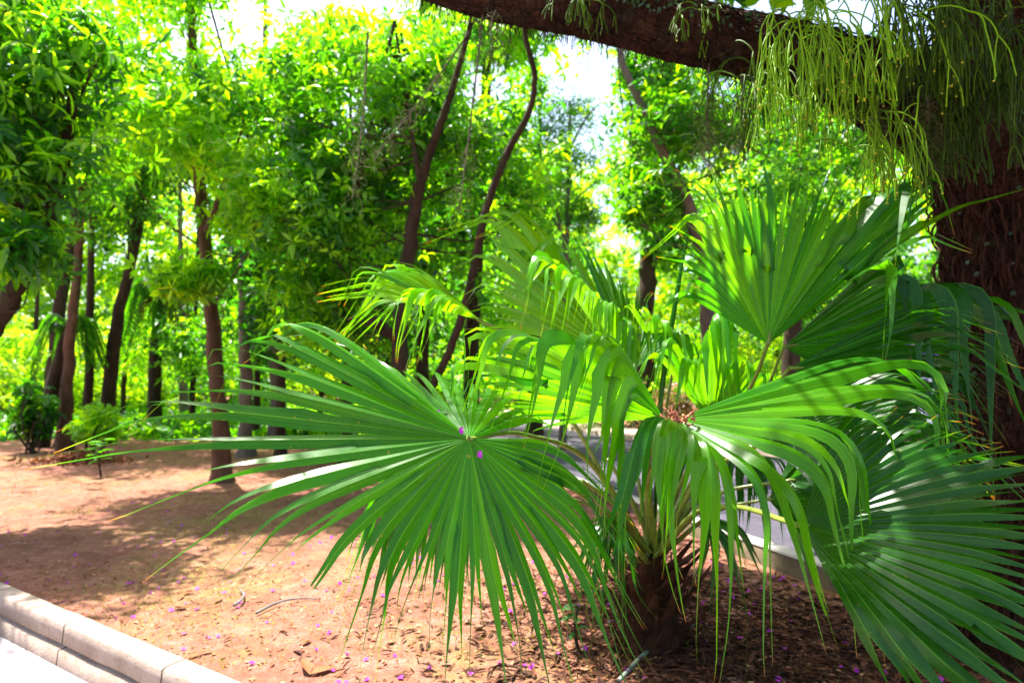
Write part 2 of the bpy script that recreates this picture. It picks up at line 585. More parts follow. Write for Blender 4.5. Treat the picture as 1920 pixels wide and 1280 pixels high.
def whorls(mb, centers, radii, per, L, Wr=0.32, near=True, k=6, tint0=0.35, tvar=0.2, flush=0.15, squash=0.7, gaps=None):
    """sprays of k drooping leaves spread through each clump's ball"""
    C = np.repeat(V3(centers), per, axis=0)
    rr = np.repeat(np.asarray(radii, float), per)
    n = len(C)
    d = rand_dir(n)
    rad = RNG.random(n) ** 0.45
    off = d * (rad * rr)[:, None] * .45 + RNG.normal(size=(n, 3)) * (rr * .42)[:, None]
    off[:, 2] *= squash
    P = C + off
    ax = unit(d * 0.7 + np.array([0, 0, 0.55]) + RNG.normal(size=(n, 3)) * 0.25)
    cl = np.repeat(RNG.normal(size=len(centers)) * 0.14, per)
    wt = np.clip(tint0 + cl + RNG.normal(size=n) * tvar, 0, 1)
    fl = RNG.random(n) < flush
    wt[fl] = np.clip(0.8 + RNG.random(fl.sum()) * 0.3, 0, 1)
    ref = unit(np.cross(ax, RNG.normal(size=(n, 3))))
    ref2 = np.cross(ax, ref)
    for j in range(k):
        a = 2 * math.pi * j / k + RNG.normal(size=n) * 0.3
        out = np.cos(a)[:, None] * ref + np.sin(a)[:, None] * ref2
        el = RNG.normal(0.10, 0.35, size=n)
        D = unit(out * np.cos(el)[:, None] + ax * np.sin(el)[:, None] + np.array([0, 0, -0.22]))
        ll = L * (0.45 + 0.9 * RNG.random(n))
        leaves(mb, P + D * 0.02, D, ax + RNG.normal(size=(n, 3)) * 0.15, ll, ll * Wr * (0.8 + 0.4 * RNG.random(n)),
               np.clip(wt + RNG.normal(size=n) * 0.06, 0, 1), near)


# gaps of open sky kept clear of foliage (real openings between the crowns)
GAPS = [(470, 55, 60, 60), (285, 70, 26, 55), (505, 30, 30, 50), (1095, 150, 48, 62), (1118, 300, 34, 70), (1160, 470, 34, 75), (1075, 250, 26, 34), (700, 10, 60, 20), (640, 0, 40, 16),
        (900, 150, 20, 24), (875, 170, 14, 20), (40, 560, 26, 45), (110, 575, 60, 32), (385, 380, 15, 30), (200, 545, 26, 40), (1300, 520, 34, 40),
        (1730, 430, 34, 60), (345, 575, 24, 18), (405, 565, 12, 26), (270, 480, 18, 26), (1235, 560, 30, 40), (390, 460, 10, 30), (330, 360, 14, 14), (640, 210, 12, 14)]


def project(P):
    p = P - np.array([0, 0, CAMH])
    dz = p[:, 1] * CP + p[:, 2] * SP
    uy = -p[:, 1] * SP + p[:, 2] * CP
    return 960 + F * p[:, 0] / dz, 640 - F * uy / dz


def in_gap(P, r, grow=0.0):
    px, py = project(P)
    rp = F * np.asarray(r) / P[:, 1] * grow
    m = np.zeros(len(P), bool)
    for gx, gy, ax, ay in GAPS:
        m |= ((px - gx) / (ax + rp)) ** 2 + ((py - gy) / (ay + rp)) ** 2 < 1
    return m


def crown_clumps(cx, cy, rx, ry, Y, dY, n, r, rvar=0.3, grow=0.55, gap=True):
    """clump centres spread through an ellipsoid of a crown seen around (cx, cy)"""
    n = max(5, int(n * .68))
    P, Rr = [], []
    for _ in range(n * 4):
        if len(P) >= n: break
        q = RNG.normal(size=3); q /= np.linalg.norm(q); q *= RNG.random() ** 0.4
        y = Y + q[2] * dY
        p = at(cx + q[0] * rx, cy + q[1] * ry, max(y, 4.0))
        rad = r * 1.3 * (1 + rvar * RNG.normal())
        if p[2] < 0.7 or (gap and in_gap(p[None], rad, grow)[0]): continue
        P.append(p); Rr.append(max(rad, r * 0.6))
    return P, Rr


SUNV = np.array(sv)


def tree(name, label, cat, base, stems, clumps, leafL, per, bark, leaf, near=True, group=None, k=6, Wr=0.32, tint0=0.35, flush=0.15, squash=0.7, limbs=True, lump=0.05, trunk_k=10):
    root = empty(name, base, label, cat, group)
    for si, (pts, rad) in enumerate(stems):
        m = MB()
        n = max(12, len(pts) * 6)
        p = smooth_path(pts, n)
        p[1:-1] += RNG.normal(size=(n - 2, 3)) * np.interp(np.linspace(0, 1, n), [0, 1], [rad[0], rad[-1]])[1:-1, None] * 0.10
        rr = np.interp(np.linspace(0, 1, n), np.linspace(0, 1, len(rad)), rad)
        if si == 0:
            rr[0] *= 1.6; rr[1] *= 1.15
        tube(m, p, rr, trunk_k, lump=lump)
        m.build("trunk" if si == 0 else "limb", bark, root, True)
    allp = np.concatenate([smooth_path(p, 40)[12:] for p, _ in stems])
    if len(clumps[0]):
        if limbs:
            m = MB()
            for c, r in list(zip(*clumps))[::2]:
                d = np.linalg.norm(allp - c, axis=1) + np.maximum(allp[:, 2] - c[2] + 0.2, 0) * 1.5
                s = allp[max(0, np.argmin(d) - RNG.integers(0, 9))]
                mid = (s + c) / 2 + np.array([RNG.normal() * .1, RNG.normal() * .1, -0.10 * np.linalg.norm(c - s) + RNG.normal() * .1])
                pp = smooth_path([s, mid, c], 9)
                L = np.linalg.norm(c - s)
                tube(m, pp, np.linspace(0.007 + 0.0045 * L, 0.004, 9), 5, lump=0.06)
                for _ in range(4):
                    e = c + rand_dir(1)[0] * r * 0.9
                    tube(m, smooth_path([pp[6], (pp[7] + e) / 2 + RNG.normal(size=3) * .04, e], 5), np.linspace(0.007, 0.003, 5), 4)
            m.build("branches", bark, root, True)
        m = MB()
        whorls(m, clumps[0], clumps[1], per, leafL, Wr, near, k, tint0, 0.2, flush, squash)
        m.build("crown", leaf, root)
    return root


def join(*cs):
    return sum((list(c[0]) for c in cs), []), sum((list(c[1]) for c in cs), [])


def gnd(px, py):
    """ground point under a pixel"""
    lo, hi = 1.0, 400.0
    for _ in range(50):
        md = (lo + hi) / 2
        if at(px, py, md)[2] > 0: lo = md
        else: hi = md
    p = at(px, py, lo); p[2] = 0
    return p


#TREES
# ---- near trees
b = gnd(418, 905); b[2] = -0.05
tree("broadleaf_tree", "straight reddish trunked tree with whorled bright leaves, behind the left fan frond", "tree", b,
     [([b, at(408, 740, 8.7), at(398, 600, 8.75), at(382, 430, 8.8), at(366, 250, 8.8), at(360, 60, 8.9), at(350, -150, 9)], [.13, .105, .10, .09, .075, .06, .03]),
      ([at(384, 440, 8.8), at(400, 400, 8.6), at(425, 330, 8.4), at(455, 240, 8.2)], [.05, .04, .03, .015])],
     join(crown_clumps(330, 140, 190, 230, 8.6, 1.2, 64, .50), crown_clumps(350, 555, 60, 60, 8.1, .3, 8, .26), crown_clumps(460, 380, 90, 120, 8.2, .7, 16, .42)),
     .15, 44, M["bark_red"], M["leaf_yellow"], True, tint0=.42, flush=.18)
b = gnd(745, 935); b[2] = -0.05
tree("forked_tree", "dark tree forking into leaning stems with a sawn off stub, behind the middle fronds", "tree", b,
     [([b, at(747, 760, 7.5), at(752, 600, 7.5), at(768, 460, 7.5), at(786, 345, 7.5)], [.125, .11, .095, .085, .075]),
      ([at(786, 350, 7.5), at(808, 280, 7.45), at(832, 215, 7.4), at(853, 150, 7.35), at(890, 20, 7.2), at(930, -120, 7.1)], [.062, .056, .05, .04, .03, .015]),
      ([at(789, 350, 7.5), at(783, 310, 7.5), at(775, 268, 7.55), at(762, 190, 7.6), at(740, 40, 7.6)], [.04, .036, .03, .025, .015]),
      ([at(752, 640, 7.5), at(725, 620, 7.4), at(695, 598, 7.3)], [.08, .07, .065]),
      ([at(752, 800, 7.5), at(800, 740, 7.3), at(850, 640, 7.1), at(885, 520, 7.0), at(903, 430, 6.95), at(922, 360, 6.9), at(955, 280, 6.9), at(990, 215, 6.9), at(1002, 150, 6.9), at(986, 70, 6.9), at(972, -30, 6.9)], [.05, .05, .05, .05, .048, .046, .042, .038, .034, .03, .026])],
     join(crown_clumps(640, 150, 200, 190, 8.4, 1.2, 64, .50), crown_clumps(610, 400, 150, 170, 8.3, .8, 50, .44), crown_clumps(640, 600, 90, 60, 8.6, .5, 18, .36), crown_clumps(850, 170, 160, 200, 8.8, .8, 44, .46), crown_clumps(960, 330, 60, 100, 8.8, .6, 12, .40)),
     .145, 42, M["bark_dark"], M["leaf"], True, tint0=.52, flush=.2)
b = at(-330, 1000, 6.2); b[2] = -0.05
tree("leaning_tree", "dark leaning tree at the left edge with long drooping leaves", "tree", b,
     [([b, at(-120, 760, 6.2), at(-30, 640, 6.2), at(35, 530, 6.2), at(80, 440, 6.2), at(120, 300, 6.3), at(150, 60, 6.4)], [.13, .12, .10, .085, .075, .06, .03])],
     join(crown_clumps(40, 190, 170, 230, 6.2, .9, 52, .42), crown_clumps(30, 470, 70, 45, 5.8, .3, 9, .26), crown_clumps(-150, 250, 140, 250, 6.0, .9, 14, .5), crown_clumps(-260, 60, 330, 240, 6.0, 1.2, 44, .5)),  # last clumps lie out of view to the left, added to shade the earth
     .19, 30, M["bark_dark"], M["leaf"], True, Wr=.25, tint0=.33, flush=.25)
# ---- trees right of the gap
b = gnd(1335, 870); b[2] = -0.05
tree("slanting_tree", "tree with pale slanting limb under the mossy branch, right of the sky gap", "tree", b,
     [([b, at(1330, 640, 9.6), at(1318, 480, 9.3), at(1285, 370, 9.0), at(1245, 290, 8.9), at(1205, 200, 8.8), at(1165, 110, 8.8), at(1150, -20, 8.8)], [.13, .115, .10, .085, .075, .065, .05, .03]),
      ([at(1318, 480, 9.3), at(1260, 340, 9.4), at(1225, 170, 9.5), at(1200, 60, 9.5)], [.06, .05, .04, .03])],
     join(crown_clumps(1270, 250, 130, 160, 9.3, .9, 40, .46), crown_clumps(1200, 390, 60, 60, 9.6, .5, 10, .36), crown_clumps(1420, 250, 120, 150, 9.4, .8, 22, .46), crown_clumps(1250, 110, 120, 60, 9.4, .8, 14, .4)),
     .14, 38, M["bark_grey"], M["leaf"], True, tint0=.40, flush=.16)
b = gnd(1208, 815); b[2] = -.05
tree("park_tree", "dark trunked tree across the road, seen between the middle and upper fans", "tree", b,
     [([b, at(1206, 640, 17), at(1214, 520, 17), at(1222, 420, 17), at(1215, 250, 17)], [.30, .27, .25, .20, .08])],
     join(crown_clumps(1230, 440, 110, 60, 17, 1.5, 16, .8), crown_clumps(1200, 330, 70, 70, 17, 1.5, 8, .8)),
     .26, 26, M["bark_dark"], M["leaf"], False, Wr=.45, tint0=.35)
b = gnd(1055, 850); b[2] = -.05
tree("young_tree", "slim pale branched young tree with thin feathery crown in the sky gap", "tree", b,
     [([b, at(1058, 620, 13), at(1062, 470, 13), at(1066, 330, 13), at(1070, 190, 13)], [.08, .07, .06, .045, .02]),
      ([at(1062, 480, 13), at(1040, 380, 13), at(1010, 290, 13)], [.04, .03, .015]),
      ([at(1064, 420, 13), at(1085, 370, 13), at(1120, 340, 13)], [.035, .025, .012]),
      ([at(1062, 450, 13), at(1030, 400, 13), at(1000, 370, 13)], [.03, .02, .01]),
      ([at(1068, 280, 13), at(1100, 220, 13), at(1130, 190, 13)], [.03, .02, .01])],
     join(crown_clumps(1060, 260, 70, 90, 13, .9, 20, .35, gap=False), crown_clumps(1010, 400, 50, 90, 13.6, .8, 16, .5), crown_clumps(1100, 400, 40, 40, 13, .6, 8, .3, gap=False)),
     .11, 40, M["bark_grey"], M["leaf"], False, Wr=.3, tint0=.45, flush=.1)
# ---- mid trees that fill behind
def back_tree(name, label, tx, ty, Y, lean, rx, ry, cy_, n, mat, bark, r=.75, tint0=.35, L=.20, per=32, rad=.15, flush=.12, cx=None):
    b = gnd(tx, 720 + 1610 / Y); b[2] = -.05
    top = at(tx + lean, ty, Y)
    mid = at(tx + lean * .35, (720 + 1610 / Y) * .5 + ty * .5, Y)
    return tree(name, label, "tree", b, [([b, mid, top, at(tx + lean * 1.2, ty - 250, Y)], [rad, rad * .8, rad * .6, rad * .2])],
                crown_clumps(tx + lean if cx is None else cx, cy_ - (35 if cy_ < 480 else 0), rx, ry, Y, 1.6, n, r), L, per, bark, mat, False, "trees standing in the park behind", 6, .38, tint0, flush)


back_tree("slender_tree", "slim reddish tree, left of a close pair of trunks beyond the bare earth", 122, 430, 13, 28, 130, 120, 330, 24, M["leaf"], M["bark_red"], rad=.13)
back_tree("slender_tree", "thin tree with brown trunk touching the left trunk of the close pair", 113, 560, 13.6, 30, 60, 60, 300, 6, M["leaf"], M["bark_red"], rad=.10)
back_tree("slender_tree", "very thin dark straight tree right of the close pair of trunks", 166, 430, 15, 6, 110, 90, 400, 16, M["leaf_dark"], M["bark_dark"], rad=.12)
back_tree("slender_tree", "tall dark tree leaning right with speckled bluish crown of small leaves", 196, 400, 14.5, 66, 110, 130, 330, 44, M["leaf_dark"], M["bark_dark"], rad=.17, L=.14, per=46, r=.6)
back_tree("slender_tree", "far tree with a dim trunk just left of the big reddish trunk", 345, 500, 22, -6, 90, 120, 380, 20, M["leaf_dark"], M["bark_grey"], rad=.16, r=1.0)
back_tree("slender_tree", "grey trunk tree behind the fingers of the left fan", 462, 520, 12, -6, 130, 150, 440, 28, M["leaf_dark"], M["bark_grey"], rad=.14)
back_tree("slender_tree", "thin dark trunk tree behind the upper fingers of the left fan", 525, 500, 11.5, 8, 120, 110, 540, 22, M["leaf_dark"], M["bark_dark"], rad=.10)
back_tree("slender_tree", "dark tree just left of the forked tree", 650, 400, 11, 6, 150, 120, 470, 30, M["leaf_dark"], M["bark_dark"], rad=.10)
back_tree("tall_tree", "big tall tree whose bright crown fills the top left behind", 520, 200, 15, -20, 260, 210, 150, 38, M["leaf_yellow"], M["bark_grey"], rad=.16, r=1.0, tint0=.35, L=.28)
back_tree("tall_tree", "big tall tree with bright crown behind the mossy strands and mossy branch", 880, 200, 14, 30, 170, 200, 170, 50, M["leaf_yellow"], M["bark_dark"], rad=.2, r=.9, tint0=.4, L=.26)
back_tree("tall_tree", "dense dark tree behind the middle fan, low crown", 1000, 430, 16, 10, 60, 110, 470, 16, M["leaf_dark"], M["bark_dark"], rad=.2, r=.8)
back_tree("tall_tree", "leafy tree behind the hanging cactus and upright fan", 1480, 200, 13, 30, 190, 170, 330, 40, M["leaf"], M["bark_dark"], rad=.2, r=.8)
back_tree("tall_tree", "leafy tree glimpsed between the upright fan and the big right trunk", 1760, 350, 14, 10, 150, 110, 480, 26, M["leaf_dark"], M["bark_dark"], rad=.2, r=.7, L=.2)
back_tree("tall_tree", "tall tree with dark crown above the left trunks", 90, 350, 17, 60, 240, 160, 230, 28, M["leaf"], M["bark_dark"], rad=.2, r=1.1, L=.3)
back_tree("tall_tree", "leafy tree directly behind the forked tree", 790, 450, 13, 10, 150, 170, 420, 40, M["leaf"], M["bark_dark"], rad=.16, r=.8, tint0=.42)
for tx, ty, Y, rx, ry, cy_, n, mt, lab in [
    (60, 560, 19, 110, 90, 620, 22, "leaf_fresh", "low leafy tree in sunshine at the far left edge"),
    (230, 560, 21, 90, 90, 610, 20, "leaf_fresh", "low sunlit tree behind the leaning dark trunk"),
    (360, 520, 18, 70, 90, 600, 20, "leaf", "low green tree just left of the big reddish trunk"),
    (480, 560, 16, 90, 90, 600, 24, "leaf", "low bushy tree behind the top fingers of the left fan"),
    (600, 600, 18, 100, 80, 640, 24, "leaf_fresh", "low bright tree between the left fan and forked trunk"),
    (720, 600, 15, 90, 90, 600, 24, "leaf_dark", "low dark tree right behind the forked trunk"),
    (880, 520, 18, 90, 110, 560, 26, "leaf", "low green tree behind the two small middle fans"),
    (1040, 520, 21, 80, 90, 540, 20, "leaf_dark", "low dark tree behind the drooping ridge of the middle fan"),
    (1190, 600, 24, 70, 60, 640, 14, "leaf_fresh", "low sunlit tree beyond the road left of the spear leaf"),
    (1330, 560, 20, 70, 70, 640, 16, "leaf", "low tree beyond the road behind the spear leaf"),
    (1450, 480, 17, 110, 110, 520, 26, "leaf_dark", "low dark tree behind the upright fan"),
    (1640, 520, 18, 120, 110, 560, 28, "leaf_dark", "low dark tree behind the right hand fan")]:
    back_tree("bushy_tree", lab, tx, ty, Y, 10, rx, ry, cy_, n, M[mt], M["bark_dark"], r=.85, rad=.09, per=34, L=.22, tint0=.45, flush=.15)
#UNDER
# palm with drooping skirt among the left trunks, and creeper clad trunk
def small_palm(px, base_y, crown_px, crown_py, label, n=22, L=1.5, droop=.6, leafm="leaf_dark", skirt=False, tr=.14):
    b = gnd(px, base_y); Y = b[1]; b[2] = -.05
    root = empty("feather_palm", b, label, "palm", "palms among the far trunks")
    c = at(crown_px, crown_py, Y)
    m = MB(); tube(m, smooth_path([b, (b * .5 + c * .5) + np.array([-.05, 0, 0]), c], 14), np.linspace(tr, tr * .8, 14), 9, lump=.06)
    m.build("trunk", M["bark_dark"], root, True)
    for q in range(n):
        a = RNG.random() * 6.28; up = RNG.uniform(.1, 1.0)
        d = np.array([math.cos(a), math.sin(a), 0])
        e = c + d * L * .75 + np.array([0, 0, L * (up - droop - .5)])
        pp = smooth_path([c, c + d * L * .4 + np.array([0, 0, L * .35 * up]), e], 16)
        m = MB(); tube(m, pp, np.linspace(.018, .005, 16), 4, tint=.3)
        t = np.gradient(pp, axis=0)
        ts = np.repeat(np.linspace(1, 15, 34), 1)
        for sgn in (-1, 1):
            P = np.stack([np.interp(ts, range(16), pp[:, k]) for k in range(3)], -1)
            T = unit(np.stack([np.interp(ts, range(16), t[:, k]) for k in range(3)], -1))
            S = unit(np.cross(T, [0, 0, 1.0])) * sgn
            leaves(m, P, T * .5 + S + np.array([0, 0, -.45]), np.array([[0, 0, 1.0]]) + S * .1, .34 * L / 1.5, .028, RNG.random(len(P)) * .6, False)
        m.build("frond", M[leafm], root)
    if skirt:
        m = MB()
        for q in range(60):
            a = RNG.random() * 6.28
            d = np.array([math.cos(a), math.sin(a), 0]) * tr * 1.3
            p0 = c + d * .8; p1 = c + d * RNG.uniform(1.5, 2.6) + np.array([0, 0, -RNG.uniform(.4, 1.1)])
            tube(m, smooth_path([p0, (p0 + p1) / 2 + d, p1], 5), np.linspace(.03, .008, 5), 4, flat=.3)
        m.build("dead_skirt", M["skirt"], root)
    return root


small_palm(290, 812, 300, 560, "brown palm with a hanging skirt of old leaves between the left trunks", 16, 1.5, 1.2, "leaf", True, .19)
small_palm(75, 838, 130, 620, "dark leaning palm with drooping crown at the far left", 15, 1.0, .8, "leaf", False, .17)
small_palm(1332, 800, 1336, 510, "brown shaggy palm trunk across the road, left of the upright fan", 10, 1.2, .2, "leaf", True, .2)


def bush(px, py, label, rx, rz, mat, L=.12, per=60, nc=9, name="shrub", tint0=.5, group="shrubs in the park behind", flush=.2, cat="shrub"):
    b = gnd(px, py)
    root = empty(name, b, label, cat, group)
    C, r_ = [], []
    for _ in range(nc):
        a = RNG.random() * 6.28; q = RNG.random() ** .5
        C.append(b + np.array([math.cos(a) * rx * q, math.sin(a) * rx * .6 * q, rz * (.3 + .75 * RNG.random() * (1 - q * .5))])); r_.append(rx * .42)
    m = MB()
    for c in C:
        tube(m, smooth_path([b + RNG.normal(size=3) * .05 * np.array([1, 1, 0]), (b + c) / 2 + RNG.normal(size=3) * .1, c], 6), np.linspace(.025, .008, 6), 5)
    m.build("stem", M["bark_dark"], root)
    m = MB(); whorls(m, C, r_, per, L, .42, False, 6, tint0, .2, flush, .9)
    m.build("foliage", mat, root)
    return root


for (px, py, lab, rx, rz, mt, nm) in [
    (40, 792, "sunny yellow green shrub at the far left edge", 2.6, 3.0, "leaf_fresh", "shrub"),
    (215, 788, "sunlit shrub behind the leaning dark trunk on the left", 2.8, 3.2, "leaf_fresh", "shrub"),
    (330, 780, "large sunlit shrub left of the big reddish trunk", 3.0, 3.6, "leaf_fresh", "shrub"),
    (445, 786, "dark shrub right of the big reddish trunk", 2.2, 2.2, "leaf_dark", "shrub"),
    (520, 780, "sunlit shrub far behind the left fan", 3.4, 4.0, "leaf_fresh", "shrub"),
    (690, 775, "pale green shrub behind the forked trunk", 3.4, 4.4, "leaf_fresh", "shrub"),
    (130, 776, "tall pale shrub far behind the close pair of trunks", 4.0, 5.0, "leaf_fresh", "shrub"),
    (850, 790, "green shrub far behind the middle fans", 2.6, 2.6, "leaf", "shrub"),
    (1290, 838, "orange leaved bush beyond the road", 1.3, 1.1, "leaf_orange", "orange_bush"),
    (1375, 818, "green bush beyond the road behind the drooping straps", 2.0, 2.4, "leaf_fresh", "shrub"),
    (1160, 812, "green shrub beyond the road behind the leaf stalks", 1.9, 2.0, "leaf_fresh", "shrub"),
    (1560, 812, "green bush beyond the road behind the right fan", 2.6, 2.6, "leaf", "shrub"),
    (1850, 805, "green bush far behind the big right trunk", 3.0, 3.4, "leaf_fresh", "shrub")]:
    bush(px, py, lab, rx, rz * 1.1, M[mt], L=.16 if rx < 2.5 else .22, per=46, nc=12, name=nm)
bush(170, 858, "leafy bright sapling shrub before the left trunks", .45, 1.0, M["leaf_yellow"], .16, 16, 7, tint0=.5, group="young shrubs on the bare earth")
bush(60, 850, "dark creeper bush climbing at the foot of leaning palm", .45, 1.6, M["leaf_dark"], .2, 14, 9, tint0=.3, group="young shrubs on the bare earth")


def sapling(px, py, label, h=.6, n=8, L=.16, mat="leaf", lean=0.0, name="sapling"):
    b = gnd(px, py)
    root = empty(name, b, label, "sapling")
    top = b + np.array([lean, 0, h])
    m = MB(); st = smooth_path([b + np.array([0, 0, -.03]), (b + top) / 2 + RNG.normal(size=3) * .02, top], 8)
    tube(m, st, np.linspace(.012 + h * .008, .004, 8), 6); m.build("stem", M["bark_dark"], root)
    m = MB()
    P = np.stack([np.interp(np.linspace(3, 7, n), range(8), st[:, k]) for k in range(3)], -1)
    D = rand_dir(n); D[:, 2] = .15
    leaves(m, P, D, np.array([[0, 0, 1.0]]) * np.ones((n, 1)), L, L * .45, .3 + .3 * RNG.random(n), True)
    m.build("foliage", M[mat], root)


sapling(190, 893, "small sapling with short brown stem on the bare earth", .55, 12, .2, "leaf")
sapling(1085, 1215, "small dark seedling with rounded leaves under the big left fan", .22, 7, .09, "leaf_dark")
# low undergrowth on the far ground
m = MB()
n = 1100
yy = 15.5 + 26 * RNG.random(n) ** 1.3
xx = -yy * RNG.uniform(-.05, 1.15, n)
xx = np.where(RNG.random(n) < .12, yy * RNG.uniform(.3, 1.1, n), xx)
kx = np.interp(yy, [5, 9, 13, 21, 40], [1.7, .55, -.9, -3.6, -8.5])
ok_ = (xx < kx - .5) | (xx > kx + 8)
cc = np.stack([xx, yy, .10 + .35 * RNG.random(n) * np.clip((yy - 14) / 10, 0, 1)], -1)[ok_]
whorls(m, cc, np.full(len(cc), .6), 16, .2, .5, False, 6, .35, .25, .15, .35)
tag(m.build("undergrowth", M["leaf"]), "low green undergrowth on the far ground beneath the trunks", "undergrowth", kind="stuff")
# far woods: one mass closing the view
m = MB()
n = 2300
ang = RNG.uniform(-1.0, 1.0, n)
dist = RNG.uniform(34, 52, n)
hh = RNG.random(n) ** 1.2 * 15
C = np.stack([np.sin(ang) * dist * 1.15, np.cos(ang) * dist, hh + .8], -1)
keep = ~in_gap(C, np.full(n, 1.3), .3) | (RNG.random(n) < .35)
whorls(m, C[keep], np.full(keep.sum(), 1.5), 30, .42, .5, False, 6, .45, .25, .2)
tag(m.build("far_woods", M["leaf_fresh"]), "sunlit woods closing the view far behind the trunks", "woods", kind="stuff")

#PALM
# ------------------------------------------------------------------ fan palm
CROWN = at(1222, 1030, 3.35)
palm_base = V3([CROWN[0], 3.42, 0.0])
palm = empty("fan_palm", palm_base, "large fan palm with drooping split fronds on the bare earth", "palm")


def frond(hubp, keys, N, tint=.5, split=.46, jit=1.0, bif=.5, width=1.0, corner=.70, pet=None, seed=0, petr=.011, parent=palm):
    r = np.random.default_rng(seed + 100)
    H = at(*hubp)
    B = np.array([at(*k[:3]) for k in keys]); T = np.array([at(*k[3:6]) for k in keys])
    d = unit(B - H)
    ang = np.concatenate([[0], np.cumsum(np.maximum(np.arccos(np.clip((d[1:] * d[:-1]).sum(1), -1, 1)), .02))])
    s = np.interp(np.linspace(0, ang[-1], N), ang, np.arange(len(keys)))
    def cr(p):
        q = np.vstack([2 * p[0] - p[1], p, 2 * p[-1] - p[-2]])
        ss = np.minimum(s, len(p) - 1 - 1e-6); i = ss.astype(int); u = (ss - i)[:, None]
        a, b, c, e = q[i], q[i + 1], q[i + 2], q[i + 3]
        cat = 0.5 * ((2 * b) + (c - a) * u + (2 * a - 5 * b + 4 * c - e) * u ** 2 + (3 * b - a - 3 * c + e) * u ** 3)
        return .5 * cat + .5 * (b * (1 - u) + c * u)
    b_, t_ = cr(B), cr(T)
    L0 = np.linalg.norm(b_ - H, axis=1)
    lenf = 1 + jit * r.normal(size=N) * .07
    t_ = b_ + (t_ - b_) * (1 + jit * r.uniform(-.22, .32, N))[:, None] + r.normal(size=(N, 3)) * .018 * jit
    b_ = H + (b_ - H) * lenf[:, None]
    cut = np.where(r.random(N) < .06, r.uniform(.70, .88, N), 1.0)     # torn, blunt fingers
    # curve: straight, rounded corner, straight; resampled by length
    Mr = 26
    dense = []
    for q in range(N):
        A = H + (b_[q] - H) * corner
        Bx = H + (b_[q] - H) * 1.06
        C = b_[q] + (t_[q] - b_[q]) * .34
        u = np.linspace(0, 1, 24)[:, None]
        bez = A * (1 - u) ** 2 + Bx * 2 * u * (1 - u) + C * u ** 2
        # keep a little sag in the stiff part and a curl at the very tip
        tail = np.linspace(0, 1, 14)[1:, None]
        tl = C * (1 - tail) + t_[q] * tail
        tl = tl + np.array([r.normal() * .02, r.normal() * .012, 0]) * jit * tail ** 3
        pts = np.vstack([H + (A - H) * np.linspace(0, 1, 14)[:-1, None], bez, tl])
        cl = np.concatenate([[0], np.cumsum(np.linalg.norm(np.diff(pts, axis=0), axis=1))])
        g = np.linspace(0, 1, Mr) * cl[-1] * cut[q]
        dense.append(np.stack([np.interp(g, cl, pts[:, k]) for k in range(3)], -1))
    c = np.array(dense)                       # N, Mr, 3
    # the hub is a small disc, not a point
    tt = np.linspace(0, 1, Mr)
    E = .5 * (c[:-1] + c[1:])
    EL = np.concatenate([(2 * c[:1] - E[:1]), E]); ER = np.concatenate([E, (2 * c[-1:] - E[-1:])])
    hl, hr = EL - c, ER - c
    lim = .05 * width
    js = np.full(N, int(split * (Mr - 1))) + r.integers(-2, 3, N)
    m = MB()
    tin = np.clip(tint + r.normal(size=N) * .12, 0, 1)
    for q in range(N):
        T_ = unit(np.gradient(c[q], axis=0))
        j0 = js[q]
        def side(h):
            out = h.copy()
            w0 = np.linalg.norm(h[j0]); w1 = min(max(w0, .007 * width), .028 * width)
            dirp = unit(h[j0])
            for j in range(j0 + 1, Mr):
                dv = dirp - T_[j] * np.dot(dirp, T_[j])
                dirp_ = unit(dv) if np.linalg.norm(dv) > .15 else dirp
                tau = (tt[j] - tt[j0]) / (1 - tt[j0])
                w = w0 + (w1 - w0) * min(1, tau * 4)
                out[j] = dirp_ * w * (1 - (tau * (.82 if cut[q] < 1 else 1)) ** 2.3 * .95)
            for j in range(j0 + 1):
                n_ = np.linalg.norm(out[j])
                if n_ > lim: out[j] *= lim / n_
            return out
        a_, b2 = side(hl[q]), side(hr[q])
        nrm = unit(np.cross(T_, unit(b2 - a_)))
        nrm = nrm * np.sign(nrm[:, 2:3] + .35 * -nrm[:, 1:2] + 1e-6)
        wid = np.linalg.norm(b2 - a_, axis=1)
        pl = np.minimum(wid * .20, .009)[:, None] * nrm
        mid = c[q] + pl
        twist = r.normal() * .5
        bf_ = bif if cut[q] == 1 else .05
        q_ = np.clip((tt - (1 - .42 * bf_ - r.random() * .1)) / .4, 0, 1)
        splay = (q_ ** 1.5 * .022 * bf_ * r.uniform(.3, 1.6))[:, None]
        drop = (q_ ** 2 * .035 * bf_)[:, None] * np.array([0, 0, -1.0])
        for sg, h in ((0, a_), (1, b2)):
            hn = unit(h)
            inner = mid + h * (np.minimum(q_ * 1.6, .82))[:, None] + hn * splay + drop * (r.random() * 1.5)
            outer = c[q] + h + hn * splay + drop * (r.random() * .4) + drop * 0
            outer = np.where(q_[:, None] > 0, inner + (c[q] + h - mid - h * (np.minimum(q_ * 1.6, .82))[:, None]), outer)
            v = np.stack([outer, inner], 1).reshape(-1, 3)
            j = np.arange(Mr - 1) * 2
            f = np.stack([j, j + 1, j + 3, j + 2], -1) if sg else np.stack([j + 1, j, j + 2, j + 3], -1)
            m.add(v, f, au=np.tile([0., 1.], Mr), av=np.repeat(tt, 2) * (.9 if cut[q] < 1 else 1), tint=tin[q])
    ob = m.build("frond", M["palm"], parent, True)
    if pet is not None:
        p = smooth_path([CROWN + V3(pet[0]), *[V3(x) for x in pet[1:]], H], 22)
        pm = MB(); tube(pm, p, np.linspace(.021, petr, 22), 7, flat=.6)
        # the stalk runs a little way into the blade
        tube(pm, np.array([H, H + (np.mean(b_, 0) - H) * .10]), np.array([petr, .003]), 6)
        pm.build("petiole", M["petiole"], ob, True)
    return ob


